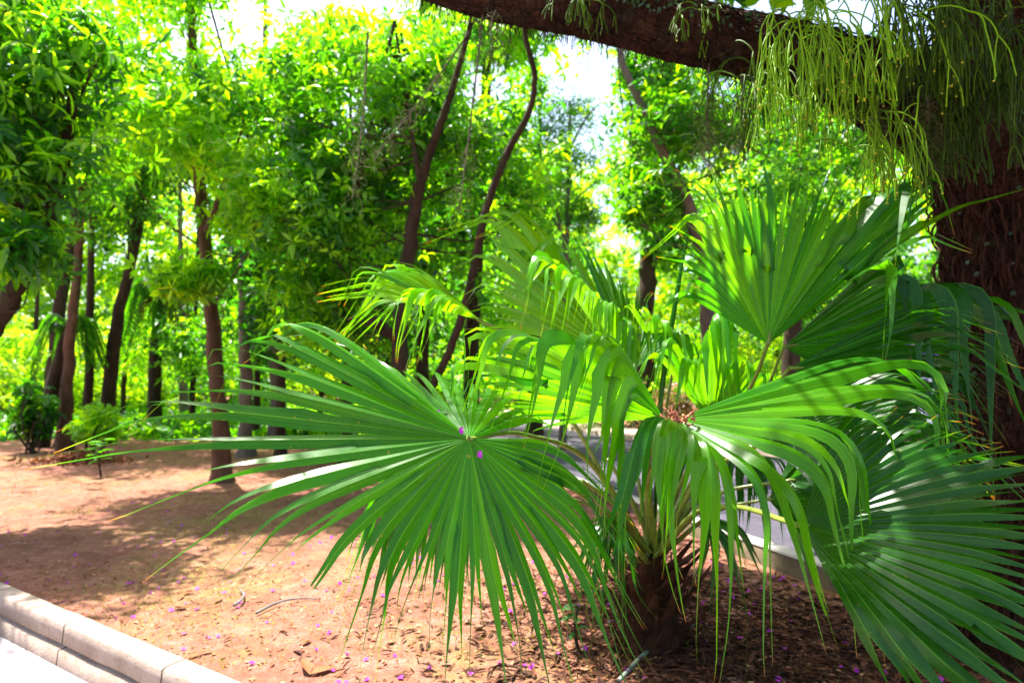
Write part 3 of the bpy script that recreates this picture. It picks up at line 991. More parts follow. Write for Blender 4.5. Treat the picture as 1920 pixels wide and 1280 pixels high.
FR = {}
FR["A"] = frond((880, 822, 1.80), [
    (1040, 835, 2.05, 1200, 960, 2.2), (1090, 930, 1.95, 1185, 1140, 1.95), (1075, 1010, 1.85, 1180, 1250, 1.8), (1010, 1060, 1.75, 1085, 1300, 1.7),
    (945, 1090, 1.7, 990, 1275, 1.65), (872, 1100, 1.65, 865, 1295, 1.6), (790, 1080, 1.62, 750, 1270, 1.58), (715, 1030, 1.6, 680, 1240, 1.56),
    (630, 980, 1.58, 515, 1105, 1.52), (510, 935, 1.55, 290, 1130, 1.5), (420, 900, 1.55, 225, 965, 1.5), (330, 865, 1.55, 240, 890, 1.5),
    (290, 828, 1.56, 100, 866, 1.5), (300, 772, 1.60, 110, 808, 1.54), (365, 728, 1.64, 140, 805, 1.58), (425, 700, 1.67, 290, 770, 1.62), (450, 655, 1.72, 360, 740, 1.68),
    (478, 612, 1.76, 405, 735, 1.72), (510, 568, 1.8, 440, 700, 1.76), (575, 575, 1.9, 480, 640, 1.9), (720, 690, 2.1, 640, 630, 2.25),
    (780, 705, 2.2, 740, 690, 2.45), (850, 715, 2.3, 840, 702, 2.6), (930, 742, 2.25, 965, 730, 2.6), (990, 780, 2.15, 1050, 785, 2.4)], 46, .34, .35, .8, .85, .92,
    pet=[(-.03, 0, 0), at(1110, 870, 2.8), at(985, 815, 2.25)], seed=1)
FR["B"] = frond((1268, 785, 2.0), [
    (1640, 655, 2.15, 1880, 890, 1.95), (1695, 665, 2.05, 1830, 1120, 1.9), (1715, 725, 1.95, 1775, 1010, 1.9), (1640, 790, 1.85, 1690, 1110, 1.8),
    (1580, 800, 1.8, 1625, 1140, 1.75), (1500, 860, 1.75, 1612, 1200, 1.7), (1440, 872, 1.72, 1540, 1210, 1.68), (1395, 890, 1.7, 1430, 1200, 1.68),
    (1325, 840, 1.75, 1300, 1110, 1.72), (1288, 815, 1.8, 1240, 1100, 1.78), (1240, 792, 1.85, 1235, 1050, 1.8), (1212, 782, 1.9, 1130, 1060, 1.85)], 20, .74, .33, 1.1, .9, 1.05,
    pet=[(.02, -.02, 0), at(1212, 900, 3.0), at(1225, 830, 2.35)], seed=2)
FR["C"] = frond((1245, 785, 2.12), [
    (1172, 738, 2.0, 1160, 1000, 1.9), (1178, 690, 2.0, 1110, 1000, 1.9), (1140, 620, 1.95, 1080, 1030, 1.88), (1135, 592, 1.98, 1060, 930, 1.9), (1095, 592, 1.96, 1040, 880, 1.9),
    (1030, 600, 1.95, 970, 860, 1.88), (975, 605, 1.95, 945, 830, 1.9), (925, 580, 2.0, 850, 830, 1.95), (895, 600, 2.05, 845, 800, 2.0),
    (890, 660, 2.1, 830, 820, 2.05), (900, 705, 2.15, 840, 770, 2.1), (900, 745, 2.2, 850, 750, 2.2), (940, 770, 2.25, 870, 776, 2.3), (1000, 790, 2.3, 975, 800, 2.35)], 22, .75, .5, .9, .8, 1.1,
    pet=[(0, .02, 0), at(1215, 920, 3.1), at(1240, 840, 2.5)], seed=3)
FR["D"] = frond((900, 600, 2.9), [
    (800, 512, 3.0, 735, 490, 3.0), (745, 485, 2.9, 655, 600, 2.85), (720, 500, 2.8, 640, 610, 2.75), (700, 522, 2.75, 605, 545, 2.7), (710, 545, 2.7, 615, 555, 2.65),
    (740, 562, 2.65, 650, 630, 2.6), (785, 532, 2.55, 750, 650, 2.5), (825, 545, 2.5, 785, 665, 2.45), (860, 572, 2.5, 815, 660, 2.45)], 20, .9, .55, 1, .8, 1.0,
    pet=[(-.05, .05, 0), at(1080, 800, 3.3), at(960, 640, 3.0)], seed=4)
FR["E"] = frond((1150, 665, 2.7), [
    (960, 605, 2.9, 860, 600, 2.85), (930, 560, 2.95, 870, 570, 2.9), (925, 520, 3.0, 865, 545, 2.95), (905, 482, 3.05, 845, 525, 3.0), (915, 425, 3.1, 800, 470, 3.05),
    (945, 392, 3.1, 800, 435, 3.0), (1000, 405, 3.1, 890, 420, 3.0), (1035, 440, 2.95, 950, 570, 2.8), (1010, 468, 2.7, 985, 600, 2.6), (1050, 475, 2.65, 1020, 610, 2.55),
    (1085, 500, 2.6, 1060, 620, 2.5), (1120, 530, 2.55, 1100, 650, 2.5), (1152, 560, 2.5, 1140, 690, 2.45), (1190, 602, 2.5, 1190, 730, 2.45)], 28, .95, .5, .8, .7, 1.0,
    pet=[(0, .05, 0), at(1210, 850, 3.2), at(1185, 730, 2.9)], seed=5)
FR["E2"] = frond((1190, 690, 3.1), [
    (1060, 450, 3.3, 1045, 420, 3.3), (1105, 470, 3.3, 1085, 430, 3.3), (1140, 500, 3.3, 1120, 450, 3.3), (1170, 540, 3.3, 1165, 500, 3.3), (1205, 570, 3.3, 1210, 540, 3.3), (1240, 610, 3.2, 1270, 640, 3.1), (1260, 640, 3.1, 1310, 710, 3.0)], 16, .55, .5, .8, .6, 1.1,
    pet=[(.02, .06, 0), at(1212, 800, 3.3)], seed=6)
FR["F"] = frond((1440, 645, 2.6), [
    (1290, 545, 2.5, 1212, 620, 2.45), (1330, 470, 2.5, 1262, 400, 2.4), (1300, 378, 2.45, 1190, 470, 2.4), (1340, 370, 2.5, 1300, 320, 2.5), (1385, 350, 2.55, 1360, 310, 2.55), (1430, 340, 2.6, 1415, 290, 2.6),
    (1475, 335, 2.62, 1470, 285, 2.62), (1520, 345, 2.65, 1530, 290, 2.65), (1570, 350, 2.68, 1590, 310, 2.68), (1620, 355, 2.68, 1650, 420, 2.6), (1670, 330, 2.65, 1672, 500, 2.55),
    (1725, 305, 2.6, 1690, 500, 2.45), (1765, 318, 2.6, 1830, 410, 2.45), (1780, 385, 2.6, 1925, 340, 2.5), (1660, 480, 2.5, 1662, 640, 2.4)], 28, .62, .52, .8, .6, 1.25,
    pet=[(.05, .02, 0), at(1300, 900, 3.2), at(1400, 740, 2.8)], seed=7)
FR["G"] = frond((1470, 650, 2.7), [
    (1650, 490, 2.6, 1690, 640, 2.5), (1705, 506, 2.55, 1742, 800, 2.4), (1765, 506, 2.5, 1800, 830, 2.4), (1840, 508, 2.45, 1900, 900, 2.35), (1880, 515, 2.45, 1965, 820, 2.35),
    (1850, 562, 2.55, 2010, 720, 2.5), (1830, 590, 2.6, 1960, 640, 2.55), (1790, 635, 2.65, 1880, 650, 2.6), (1785, 672, 2.65, 1890, 730, 2.6), (1730, 712, 2.7, 1850, 755, 2.6), (1650, 750, 2.7, 1800, 870, 2.6)], 20, .10, .55, .9, .7, 1.25,
    pet=[(.06, .03, 0), at(1310, 920, 3.3), at(1420, 760, 2.95)], seed=8)
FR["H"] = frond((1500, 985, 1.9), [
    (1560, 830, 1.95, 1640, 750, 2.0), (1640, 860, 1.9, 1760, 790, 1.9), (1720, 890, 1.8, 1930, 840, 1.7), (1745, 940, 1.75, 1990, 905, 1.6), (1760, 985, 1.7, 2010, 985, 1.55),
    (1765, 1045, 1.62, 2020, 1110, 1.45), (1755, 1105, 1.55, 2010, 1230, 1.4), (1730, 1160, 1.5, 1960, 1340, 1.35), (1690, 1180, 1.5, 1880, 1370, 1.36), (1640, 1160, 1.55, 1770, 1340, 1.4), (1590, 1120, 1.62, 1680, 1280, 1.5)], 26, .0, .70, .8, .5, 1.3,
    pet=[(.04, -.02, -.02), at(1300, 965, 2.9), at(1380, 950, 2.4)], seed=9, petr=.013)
FR["J"] = frond((1335, 800, 3.0), [
    (1230, 650, 2.9, 1170, 760, 2.8), (1262, 630, 2.9, 1235, 770, 2.8), (1300, 660, 2.9, 1295, 780, 2.8), (1345, 560, 2.9, 1350, 760, 2.8), (1390, 640, 2.9, 1400, 800, 2.8),
    (1440, 680, 2.9, 1430, 800, 2.8), (1500, 700, 2.9, 1530, 810, 2.8), (1520, 750, 2.9, 1580, 840, 2.8)], 20, .75, .4, 1.2, .8, 1.0, pet=[(.04, .08, 0), at(1280, 900, 3.2)], seed=10)
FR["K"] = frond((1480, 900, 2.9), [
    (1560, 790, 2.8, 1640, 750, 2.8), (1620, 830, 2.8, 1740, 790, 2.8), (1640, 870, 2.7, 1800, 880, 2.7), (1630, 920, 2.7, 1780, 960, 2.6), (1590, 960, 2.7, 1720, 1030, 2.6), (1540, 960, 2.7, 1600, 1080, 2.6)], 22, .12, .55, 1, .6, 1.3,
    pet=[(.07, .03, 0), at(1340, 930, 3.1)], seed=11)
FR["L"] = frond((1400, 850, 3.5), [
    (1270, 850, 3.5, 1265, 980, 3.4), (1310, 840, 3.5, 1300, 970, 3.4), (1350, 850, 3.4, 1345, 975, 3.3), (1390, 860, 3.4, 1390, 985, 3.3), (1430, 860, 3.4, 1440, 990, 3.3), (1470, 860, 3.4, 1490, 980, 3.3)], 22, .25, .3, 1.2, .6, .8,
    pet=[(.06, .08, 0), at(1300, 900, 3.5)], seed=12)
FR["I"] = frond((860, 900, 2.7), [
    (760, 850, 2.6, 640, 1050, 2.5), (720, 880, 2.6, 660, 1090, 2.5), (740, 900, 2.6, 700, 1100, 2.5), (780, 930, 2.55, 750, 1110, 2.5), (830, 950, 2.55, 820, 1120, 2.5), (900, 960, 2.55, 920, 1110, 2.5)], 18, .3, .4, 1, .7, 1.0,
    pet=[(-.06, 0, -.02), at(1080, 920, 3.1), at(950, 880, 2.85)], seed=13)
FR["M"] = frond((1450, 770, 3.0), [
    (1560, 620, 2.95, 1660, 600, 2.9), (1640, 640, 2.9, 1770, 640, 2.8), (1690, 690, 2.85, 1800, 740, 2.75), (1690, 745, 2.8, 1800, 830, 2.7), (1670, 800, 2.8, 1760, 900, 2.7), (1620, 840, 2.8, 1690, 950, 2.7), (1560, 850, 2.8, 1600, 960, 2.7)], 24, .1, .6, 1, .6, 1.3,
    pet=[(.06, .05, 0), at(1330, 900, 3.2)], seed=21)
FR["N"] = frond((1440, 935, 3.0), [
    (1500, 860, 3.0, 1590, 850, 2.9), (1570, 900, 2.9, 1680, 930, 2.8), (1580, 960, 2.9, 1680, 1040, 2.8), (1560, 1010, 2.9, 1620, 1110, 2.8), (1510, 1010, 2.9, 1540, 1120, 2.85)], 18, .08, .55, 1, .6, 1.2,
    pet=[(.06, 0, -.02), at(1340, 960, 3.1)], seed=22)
FR["O"] = frond((1260, 700, 3.2), [
    (1150, 600, 3.2, 1120, 640, 3.15), (1190, 570, 3.2, 1170, 620, 3.1), (1240, 590, 3.15, 1240, 680, 3.0), (1290, 620, 3.1, 1310, 720, 3.0), (1330, 660, 3.1, 1370, 760, 3.0), (1350, 710, 3.1, 1400, 800, 3.0), (1340, 760, 3.0, 1370, 840, 3.0)], 22, .85, .45, 1.1, .8, 1.0,
    pet=[(.02, .05, 0), at(1235, 860, 3.3)], seed=23)
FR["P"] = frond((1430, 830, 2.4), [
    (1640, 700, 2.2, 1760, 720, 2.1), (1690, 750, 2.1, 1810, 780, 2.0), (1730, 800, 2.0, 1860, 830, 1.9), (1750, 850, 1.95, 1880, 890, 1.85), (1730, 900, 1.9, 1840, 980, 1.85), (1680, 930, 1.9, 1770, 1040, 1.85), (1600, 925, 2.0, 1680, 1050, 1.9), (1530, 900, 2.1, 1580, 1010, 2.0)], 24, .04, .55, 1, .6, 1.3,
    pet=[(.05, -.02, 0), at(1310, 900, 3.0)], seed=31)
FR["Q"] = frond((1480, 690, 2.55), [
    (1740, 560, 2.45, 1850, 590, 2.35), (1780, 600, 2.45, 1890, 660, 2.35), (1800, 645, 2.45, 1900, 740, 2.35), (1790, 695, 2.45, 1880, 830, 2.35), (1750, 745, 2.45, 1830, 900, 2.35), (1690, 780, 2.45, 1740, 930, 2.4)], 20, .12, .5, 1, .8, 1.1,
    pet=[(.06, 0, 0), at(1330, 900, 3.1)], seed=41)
FR["R"] = frond((1150, 960, 3.15), [
    (1100, 980, 3.05, 1050, 1080, 3.0), (1120, 1010, 3.0, 1085, 1160, 2.95), (1150, 1030, 2.95, 1140, 1190, 2.9), (1180, 1020, 2.95, 1200, 1170, 2.9)], 9, .15, .25, 1.4, .8, .7, pet=[(-.02, -.04, 0)], seed=42)
FR["S"] = frond((1310, 960, 3.1), [
    (1330, 1020, 3.0, 1325, 1150, 2.95), (1360, 1020, 3.05, 1375, 1140, 3.0), (1390, 990, 3.1, 1430, 1090, 3.05)], 7, .15, .25, 1.4, .8, .7, pet=[(.03, -.04, 0)], seed=43)
# unopened spear leaf
m = MB()
sp = smooth_path([CROWN + V3([.02, .03, .1]), at(1238, 760, 3.2), at(1258, 620, 3.15), at(1290, 425, 3.1)], 24)
tube(m, sp, np.interp(np.linspace(0, 1, 24), [0, .4, .8, 1], [.018, .034, .030, .004]), 6, flat=.35, au=.4, av=.2, tint=.3)
m.build("spear_leaf", M["palm"], palm, True)
# extra stalks cut or with blades behind the others
m = MB()
for q, (px, py, Y) in enumerate([(1090, 900, 3.0), (1140, 860, 3.2), (1180, 840, 3.4), (1280, 870, 3.5), (1060, 930, 2.9), (1330, 930, 3.2)]):
    tube(m, smooth_path([CROWN + V3([RNG.normal() * .03, RNG.normal() * .03, -.05]), (CROWN + at(px, py, Y)) / 2 + V3([0, 0, .04]), at(px, py, Y)], 10), np.linspace(.024, .012, 10), 6, flat=.6)
m.build("leaf_stalk", M["petiole"], palm, True)
# trunk
m = MB()
tube(m, smooth_path([palm_base + V3([0, 0, -.05]), palm_base + V3([.0, -.01, .2]), CROWN + V3([0, 0, -.02])], 10), [.15, .155, .15, .14, .13, .12, .105, .09, .08, .06], 14, lump=.06)
m.build("trunk", M["boot"], palm, True)
for q in range(34):
    a = q * 2.4; hz = .02 + .42 * (q / 34)
    d = V3([math.cos(a), math.sin(a), 0])
    p0 = palm_base + d * (.13 - .05 * q / 34) + V3([0, 0, hz]); ln = RNG.uniform(.14, .34)
    p2 = p0 + d * ln * RNG.uniform(.35, .9) + V3([0, 0, ln * RNG.uniform(.2, .9)])
    m = MB(); tube(m, smooth_path([p0, (p0 + p2) / 2 + V3([0, 0, -.02]), p2], 6), [.045, .042, .034, .028, .022, .010], 7, flat=.35, lump=.05)
    m.build("leaf_base", M["boot"] if RNG.random() < .9 else M["petiole"], palm, True)
m = MB()
for q in range(420):
    a = RNG.random() * 6.28; d = V3([math.cos(a), math.sin(a), 0])
    p0 = palm_base + d * .12 + V3([0, 0, RNG.random() * .5]); e = p0 + d * RNG.uniform(.02, .16) + V3([RNG.normal() * .05, RNG.normal() * .05, RNG.normal() * .08])
    tube(m, smooth_path([p0, (p0 + e) / 2 + RNG.normal(size=3) * .02, e], 4), .0022, 3, cap=False)
m.build("trunk_fibre", M["fibre"], palm)

#HOST
# ------------------------------------------------------------------ host tree with the mossy branch
hb = at(1945, 1200, 3.3); hb[2] = -.05
host = empty("host_tree", hb, "massive dark reddish trunk on the right with thick horizontal branch overhead", "tree")
trunk_path = smooth_path([hb, at(1945, 1000, 3.32), at(1940, 800, 3.32), at(1932, 600, 3.34), at(1918, 420, 3.36), at(1890, 250, 3.4), at(1880, 100, 3.45), at(1890, -150, 3.55), at(1930, -500, 3.7)], 60)
trunk_rad = (1 + .03 * RNG.normal(size=60)) * np.interp(np.linspace(0, 1, 60), [0, .08, .3, .6, .8, 1], [.47, .41, .385, .37, .33, .24])
m = MB(); tp, tr_ = smooth_path(trunk_path, 240), np.interp(np.linspace(0, 59, 240), np.arange(60), trunk_rad)
tube(m, tp, tr_, 72, lump=.022); m.build("trunk", M["bark_host"], host, True)
br_pts = [at(1880, 290, 3.35), at(1760, 215, 3.25), at(1620, 150, 3.15), at(1480, 105, 3.1), at(1340, 72, 3.1), at(1200, 40, 3.15), at(1080, 15, 3.2), at(960, 0, 3.3), at(850, -15, 3.4), at(700, -70, 3.6), at(500, -170, 3.9)]
branch_path = smooth_path(br_pts, 70)
branch_rad = np.interp(np.linspace(0, 1, 70), [0, .1, .2, .35, .5, .65, .8, .9, 1], [.27, .24, .185, .15, .142, .13, .09, .07, .04])
m = MB(); tube(m, branch_path, branch_rad, 22, lump=.055); m.build("limb", M["bark_host"], host, True)
# strands of root fibre clinging down the trunk
m = MB()
for q in range(420):
    a = RNG.uniform(math.pi * .60, math.pi * 1.75)
    i0 = RNG.integers(0, 42); ln = RNG.integers(4, 14)
    idx = np.arange(i0, min(i0 + ln, 58))
    aa = a + np.cumsum(RNG.normal(size=len(idx)) * .035)
    rr = trunk_rad[idx] * (1.0 + .02 * RNG.random()) + .012 * RNG.random()
    p = trunk_path[idx] + np.stack([np.cos(aa), np.sin(aa), np.zeros(len(idx))], -1) * rr[:, None]
    p[1:] += RNG.normal(size=(len(idx) - 1, 3)) * .009
    tube(m, p, np.maximum(.0015, RNG.uniform(.0015, .007) * (1 + .3 * RNG.normal(size=len(idx)))), 5, lump=.15)
for q in range(420):     # loose curls at the left edge
    a = RNG.uniform(math.pi * .85, math.pi * 1.35); i0 = RNG.integers(4, 38)
    p0 = trunk_path[i0] + V3([math.cos(a), math.sin(a), 0]) * trunk_rad[i0]
    d = V3([math.cos(a), math.sin(a), 0])
    L = RNG.uniform(.04, .12)
    p = smooth_path([p0, p0 + d * L * .6 + V3([0, 0, -L * .2]), p0 + d * L * .7 + V3([0, 0, -L]), p0 + d * L * .3 + V3([RNG.normal() * .03, 0, -L * 1.5])], 8)
    tube(m, p, RNG.uniform(.002, .007), 5, lump=.15)
m.build("root_fibre", M["root_fibre"], host, True)
m = MB()
for q in range(420):
    i0 = RNG.integers(2, 58); ln = RNG.integers(4, 10); idx = np.arange(i0, min(i0 + ln, 69))
    a = RNG.uniform(0, 6.28) + np.cumsum(RNG.normal(size=len(idx)) * .06)
    t = unit(np.gradient(branch_path, axis=0))[idx]
    s = unit(np.cross(t, [0, 0, 1.0])); u = np.cross(s, t)
    p = branch_path[idx] + (np.cos(a)[:, None] * s + np.sin(a)[:, None] * u) * (branch_rad[idx] * 1.02)[:, None]
    tube(m, p + RNG.normal(size=p.shape) * .004, RNG.uniform(.002, .008), 5, lump=.18)
m.build("bark_strip", M["bark_host"], host, True)
m = MB()
for q in range(1500):
    i0 = RNG.integers(8, 64)
    t = unit(np.gradient(branch_path, axis=0))[i0]
    s = unit(np.cross(t, [0, 0, 1.0])); u = np.cross(s, t)
    a = RNG.normal(-1.57, .9)
    nn = math.cos(a) * s + math.sin(a) * u
    p0 = branch_path[i0] + t * RNG.normal() * .04 + nn * branch_rad[i0] * .97
    L = RNG.uniform(.02, .07) * (2.2 if RNG.random() < .12 else 1)
    e = p0 + nn * L * .6 + V3([RNG.normal() * .02, RNG.normal() * .02, -L * .7])
    tube(m, smooth_path([p0, (p0 + e) / 2 + RNG.normal(size=3) * L * .15, e], 5), .0018, 3, cap=False)
m.build("bark_fibre", M["bark_host"], host)
# unseen crown above the view, clumps placed to shade the right of the bed
hc = []
for _ in range(110):
    q = V3([RNG.uniform(.3, 3.9), RNG.uniform(2.3, 4.4), RNG.uniform(4.8, 5.5)])
    if q[0] < 1.15: q[1] = RNG.uniform(1.9, 2.45)
    hc.append(q)
for _ in range(110):
    q = V3([RNG.uniform(-1.0, 3.8), RNG.uniform(4.95, 6.4), RNG.uniform(5.3, 5.8)]); q[2] += max(q[1] - 5, 0) * .75; hc.append(q)
for _ in range(110):  # added overhead and behind the camera to cut skylight
    hc.append(V3([RNG.uniform(1.2, 6.0), RNG.uniform(-3.0, 2.4), RNG.uniform(4.4, 6.0)]))
lc = [V3([RNG.uniform(-2.1, -.35), RNG.uniform(2.3, 3.6), RNG.uniform(4.5, 5.2)]) for _ in range(8)]  # unseen clumps added to dapple the left fan
hl_ = [V3([x_, RNG.uniform(2.2, 2.5), RNG.uniform(3.75, 4.0)]) for x_ in np.linspace(.0, .85, 9)]  # unseen clumps added to shade the lower right fan
m = MB(); whorls(m, hc, np.full(len(hc), .50), 46, .25, .38, False, 6, .3)
whorls(m, lc, np.full(len(lc), .28), 7, .17, .36, False, 6, .4)
whorls(m, hl_, np.full(len(hl_), .13), 26, .14, .40, False, 6, .3)
m.build("crown", M["leaf"], host)
m = MB()
for c in lc + hl_:  # twigs added to tie the shading clumps to the limb
    s = branch_path[int(np.argmin(np.linalg.norm(branch_path - c, axis=1)))]
    tube(m, smooth_path([s, (s + c) / 2 + V3([.05, 0, .15]), c], 8), np.linspace(.018, .004, 8), 5)
for c in hc[::2]:
    s = trunk_path[-1] if RNG.random() < .6 else trunk_path[-6]
    tube(m, smooth_path([s, (s + c) / 2 + V3([0, 0, .3]), c], 8), np.linspace(.05, .008, 8), 5)
m.build("branches", M["bark_host"], host, True)

# creeping ivy leaves on branch and trunk
def surf_leaves(mb, path, rad, n, i0, i1, a0, a1, L):
    idx = RNG.integers(i0, i1, n)
    t = unit(np.gradient(path, axis=0))[idx]
    ref = np.where(np.abs(t[:, 2:3]) > .8, np.array([[0, 1.0, 0]]), np.array([[0, 0, 1.0]]))
    s = unit(np.cross(t, ref)); u = np.cross(s, t)
    a = RNG.uniform(a0, a1, n)
    nn = np.cos(a)[:, None] * s + np.sin(a)[:, None] * u
    P = path[idx] + nn * (rad[idx] * 1.03 + .012)[:, None] + t * RNG.normal(size=(n, 1)) * .03
    D = unit(np.cross(nn, RNG.normal(size=(n, 3))) + np.array([0, 0, -.5]) + nn * .35)
    ll = L * RNG.uniform(.6, 1.3, n)
    leaves(mb, P, D, nn, ll, ll * .85, RNG.random(n), True)


ivy = empty("creeping_ivy", at(1500, 90, 3.0), "small leaved ivy creeping over the thick branch and the trunk", "ivy")
m = MB(); surf_leaves(m, branch_path, branch_rad, 1500, 2, 46, .1, 3.3, .020)
m.build("branch_leaves", M["ivy"], ivy)
m = MB(); surf_leaves(m, trunk_path, trunk_rad, 700, 8, 58, 0, 6.28, .026)
m.build("trunk_leaves", M["ivy"], ivy)


# hanging cactus clumps
PROTO = {}


def bm_sphere(r):
    m = MB()
    th = np.linspace(0, math.pi, 6)
    tube(m, np.stack([np.zeros(6), np.zeros(6), -np.cos(th) * r], -1), np.sin(th) * r + 1e-5, 7, cap=False)
    return m


def cactus(p0, label, n, length, spread, seed, tint=.6, r0=.0034, berries=0.25, fwd=.3, depth=4, name="hanging_cactus"):
    r = np.random.default_rng(seed)
    p0 = V3(p0)
    root = empty(name, p0, label, "hanging plant", "hanging cactus on the thick branch")
    m = MB(); spots_ = []

    def grow(p, d, L, lev, tn):
        n_ = 5
        pts = [p]
        dd = d
        for k in range(n_):
            dd = unit(dd + np.array([0, 0, -.26 - .06 * lev]) + r.normal(size=3) * .07)
            pts.append(pts[-1] + dd * L / n_)
        pts = np.array(pts)
        tube(m, pts, r0 * (1 - .08 * lev) * r.uniform(.8, 1.1), 5, cap=False, tint=np.clip(tn + r.normal() * .1, 0, 1))
        if lev >= depth - 1:
            if r.random() < berries:
                for _ in range(r.integers(1, 3)):
                    c = pts[-r.integers(1, 3)] + r.normal(size=3) * .003
                    spots_.append(c)
            return
        for _ in range(r.choice([1, 2, 2, 3]) if lev else r.choice([2, 3, 3])):
            sd_ = unit(dd + r.normal(size=3) * .42 + np.array([0, 0, .12]))
            grow(pts[-1], sd_, length * r.uniform(.20, .36), lev + 1, tn)

    for _ in range(n):
        st = p0 + r.normal(size=3) * np.array(spread)
        a = r.random() * 6.28
        d = unit(np.array([math.cos(a) * .7, math.sin(a) * .5 - fwd, r.uniform(-.2, .7)]))
        grow(st, d, length * r.uniform(.28, .48), 0, tint)
    m.build("stems", M["cactus"], root, True)
    for c in spots_[:95]:
        if "berry" not in PROTO:
            u = bm_sphere(.0042)
            b_ = u.build("berry", M["berry"], None, True); PROTO["berry"] = b_
        else:
            b_ = PROTO["berry"].copy(); col.objects.link(b_)
        b_.parent = root
        b_.matrix_parent_inverse = root.matrix_basis.inverted()
        b_.location = tuple(c)
    return root


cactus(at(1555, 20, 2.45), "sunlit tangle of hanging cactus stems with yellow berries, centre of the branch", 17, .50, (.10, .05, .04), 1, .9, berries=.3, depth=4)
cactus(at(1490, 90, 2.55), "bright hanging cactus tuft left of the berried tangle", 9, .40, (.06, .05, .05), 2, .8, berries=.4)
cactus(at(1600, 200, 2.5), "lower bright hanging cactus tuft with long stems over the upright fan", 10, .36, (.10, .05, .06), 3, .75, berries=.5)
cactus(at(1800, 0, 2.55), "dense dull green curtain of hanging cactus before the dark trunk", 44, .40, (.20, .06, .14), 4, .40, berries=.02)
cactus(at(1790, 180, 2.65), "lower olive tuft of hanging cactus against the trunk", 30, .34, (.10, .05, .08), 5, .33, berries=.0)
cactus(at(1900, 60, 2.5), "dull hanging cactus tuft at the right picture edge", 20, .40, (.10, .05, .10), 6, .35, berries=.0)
cactus(at(1320, 20, 2.9), "small cactus tuft with straight stems on the branch top", 7, .22, (.09, .04, .02), 7, .6, berries=.1, depth=3)
cactus(at(1080, -10, 2.95), "small drooping cactus tuft near the thin end of the branch", 10, .26, (.10, .04, .02), 8, .45, berries=.0, depth=3)
cactus(at(1400, 130, 2.9), "thin pale hanging cactus tuft below the branch", 12, .36, (.10, .05, .05), 9, .5, berries=.1)
cactus(at(1690, -20, 2.5), "tall hanging cactus tuft between the berried tangle and the dull curtain", 14, .44, (.09, .05, .08), 10, .45, berries=.15)


# hanging grey moss
def moss(top, bottom, Y, label, wid, n, seed, curl=.022, Y2=None):
    r = np.random.default_rng(seed)
    a, b = at(*top, Y), at(*bottom, Y2 or Y)
    root = empty("hanging_moss", a, label, "moss", "grey moss strands hanging from the branch")
    m = MB()
    tube(m, smooth_path([a, (a + b) / 2 + r.normal(size=3) * .03, b], 14), np.linspace(.006, .003, 14), 5, tint=.2)
    m.build("cord", M["bark_grey"], root)
    m = MB()
    for _ in range(n):
        s = r.random() ** .8
        p = a + (b - a) * s
        pts = [p + r.normal(size=3) * wid * .3]
        d = unit(r.normal(size=3) + np.array([0, 0, -.5]))
        for k in range(7):
            d = unit(d + r.normal(size=3) * .55 + np.array([0, 0, -.28]))
            pts.append(pts[-1] + d * curl)
        tube(m, pts, .0011, 3, cap=False, tint=r.random())
    m.build("strands", M["moss"], root)


moss((690, 60), (662, 370), 3.5, "long pale moss strand hanging furthest left in front of bright leaves", .028, 120, 1)
moss((905, 30), (860, 400), 3.3, "long thin moss strand hanging down to the middle fan", .022, 120, 2)
moss((880, 60), (700, 300), 3.5, "slanting moss clad twig crossing the forked stem", .03, 130, 3, Y2=3.6)
moss((930, 20), (925, 110), 3.2, "short dark moss tuft under the thin end of the branch", .04, 90, 4)
moss((1330, 110), (1330, 310), 3.1, "pale moss curtain below the thick branch, left of cactus", .09, 200, 5)
moss((1390, 130), (1385, 290), 3.1, "moss curtain just left of the berried cactus tangle", .08, 150, 6)
moss((1740, 180), (1750, 300), 2.6, "spiky grey moss tuft hanging before the big trunk", .04, 160, 7)
moss((1640, 200), (1640, 270), 2.9, "moss tuft behind the berried cactus tangle", .07, 120, 8)

#LITTER
# ------------------------------------------------------------------ litter on the bed
def scatter(n, x0, x1, y0, y1):
    p = np.stack([RNG.uniform(x0, x1, n), RNG.uniform(y0, y1, n)], -1)
    p = p[kerb_side(p[:, 0], p[:, 1]) < -.03]
    kx = np.interp(p[:, 1], rk[:100][::-1, 1], rk[:100][::-1, 0])
    return p[(p[:, 0] < kx - .05)]


pt = MB()
leaves(pt, np.zeros((1, 3)) + [[-.012, 0, .003]], np.array([[1.0, 0, .1]]), np.array([[0, 0, 1.0]]), .030, .024, .5, True)
proto = None
ps = np.concatenate([scatter(230, -4.5, 2.3, 2.4, 4.6), scatter(170, -5, 1.8, 4.2, 8)])
px, py = project(np.c_[ps, np.zeros(len(ps))])
ps = ps[(px > -20) & (px < 1940) & (py < 1300)][:290]
for k_, (x, y) in enumerate(ps):
    if proto is None:
        o = proto = pt.build("fallen_petal", M["petal"])
        tag(o, "small purple petal fallen on the bare earth", "petal", "purple petals scattered over the bare earth")
    else:
        o = proto.copy(); col.objects.link(o)
    o.location = (x, y, float(ground_z(x, y)) + (.02 if x > .3 else .006))
    o.rotation_euler = (RNG.normal() * .3, RNG.normal() * .3, RNG.random() * 6.28)
    s_ = RNG.uniform(.7, 1.35); o.scale = (s_, s_, s_)
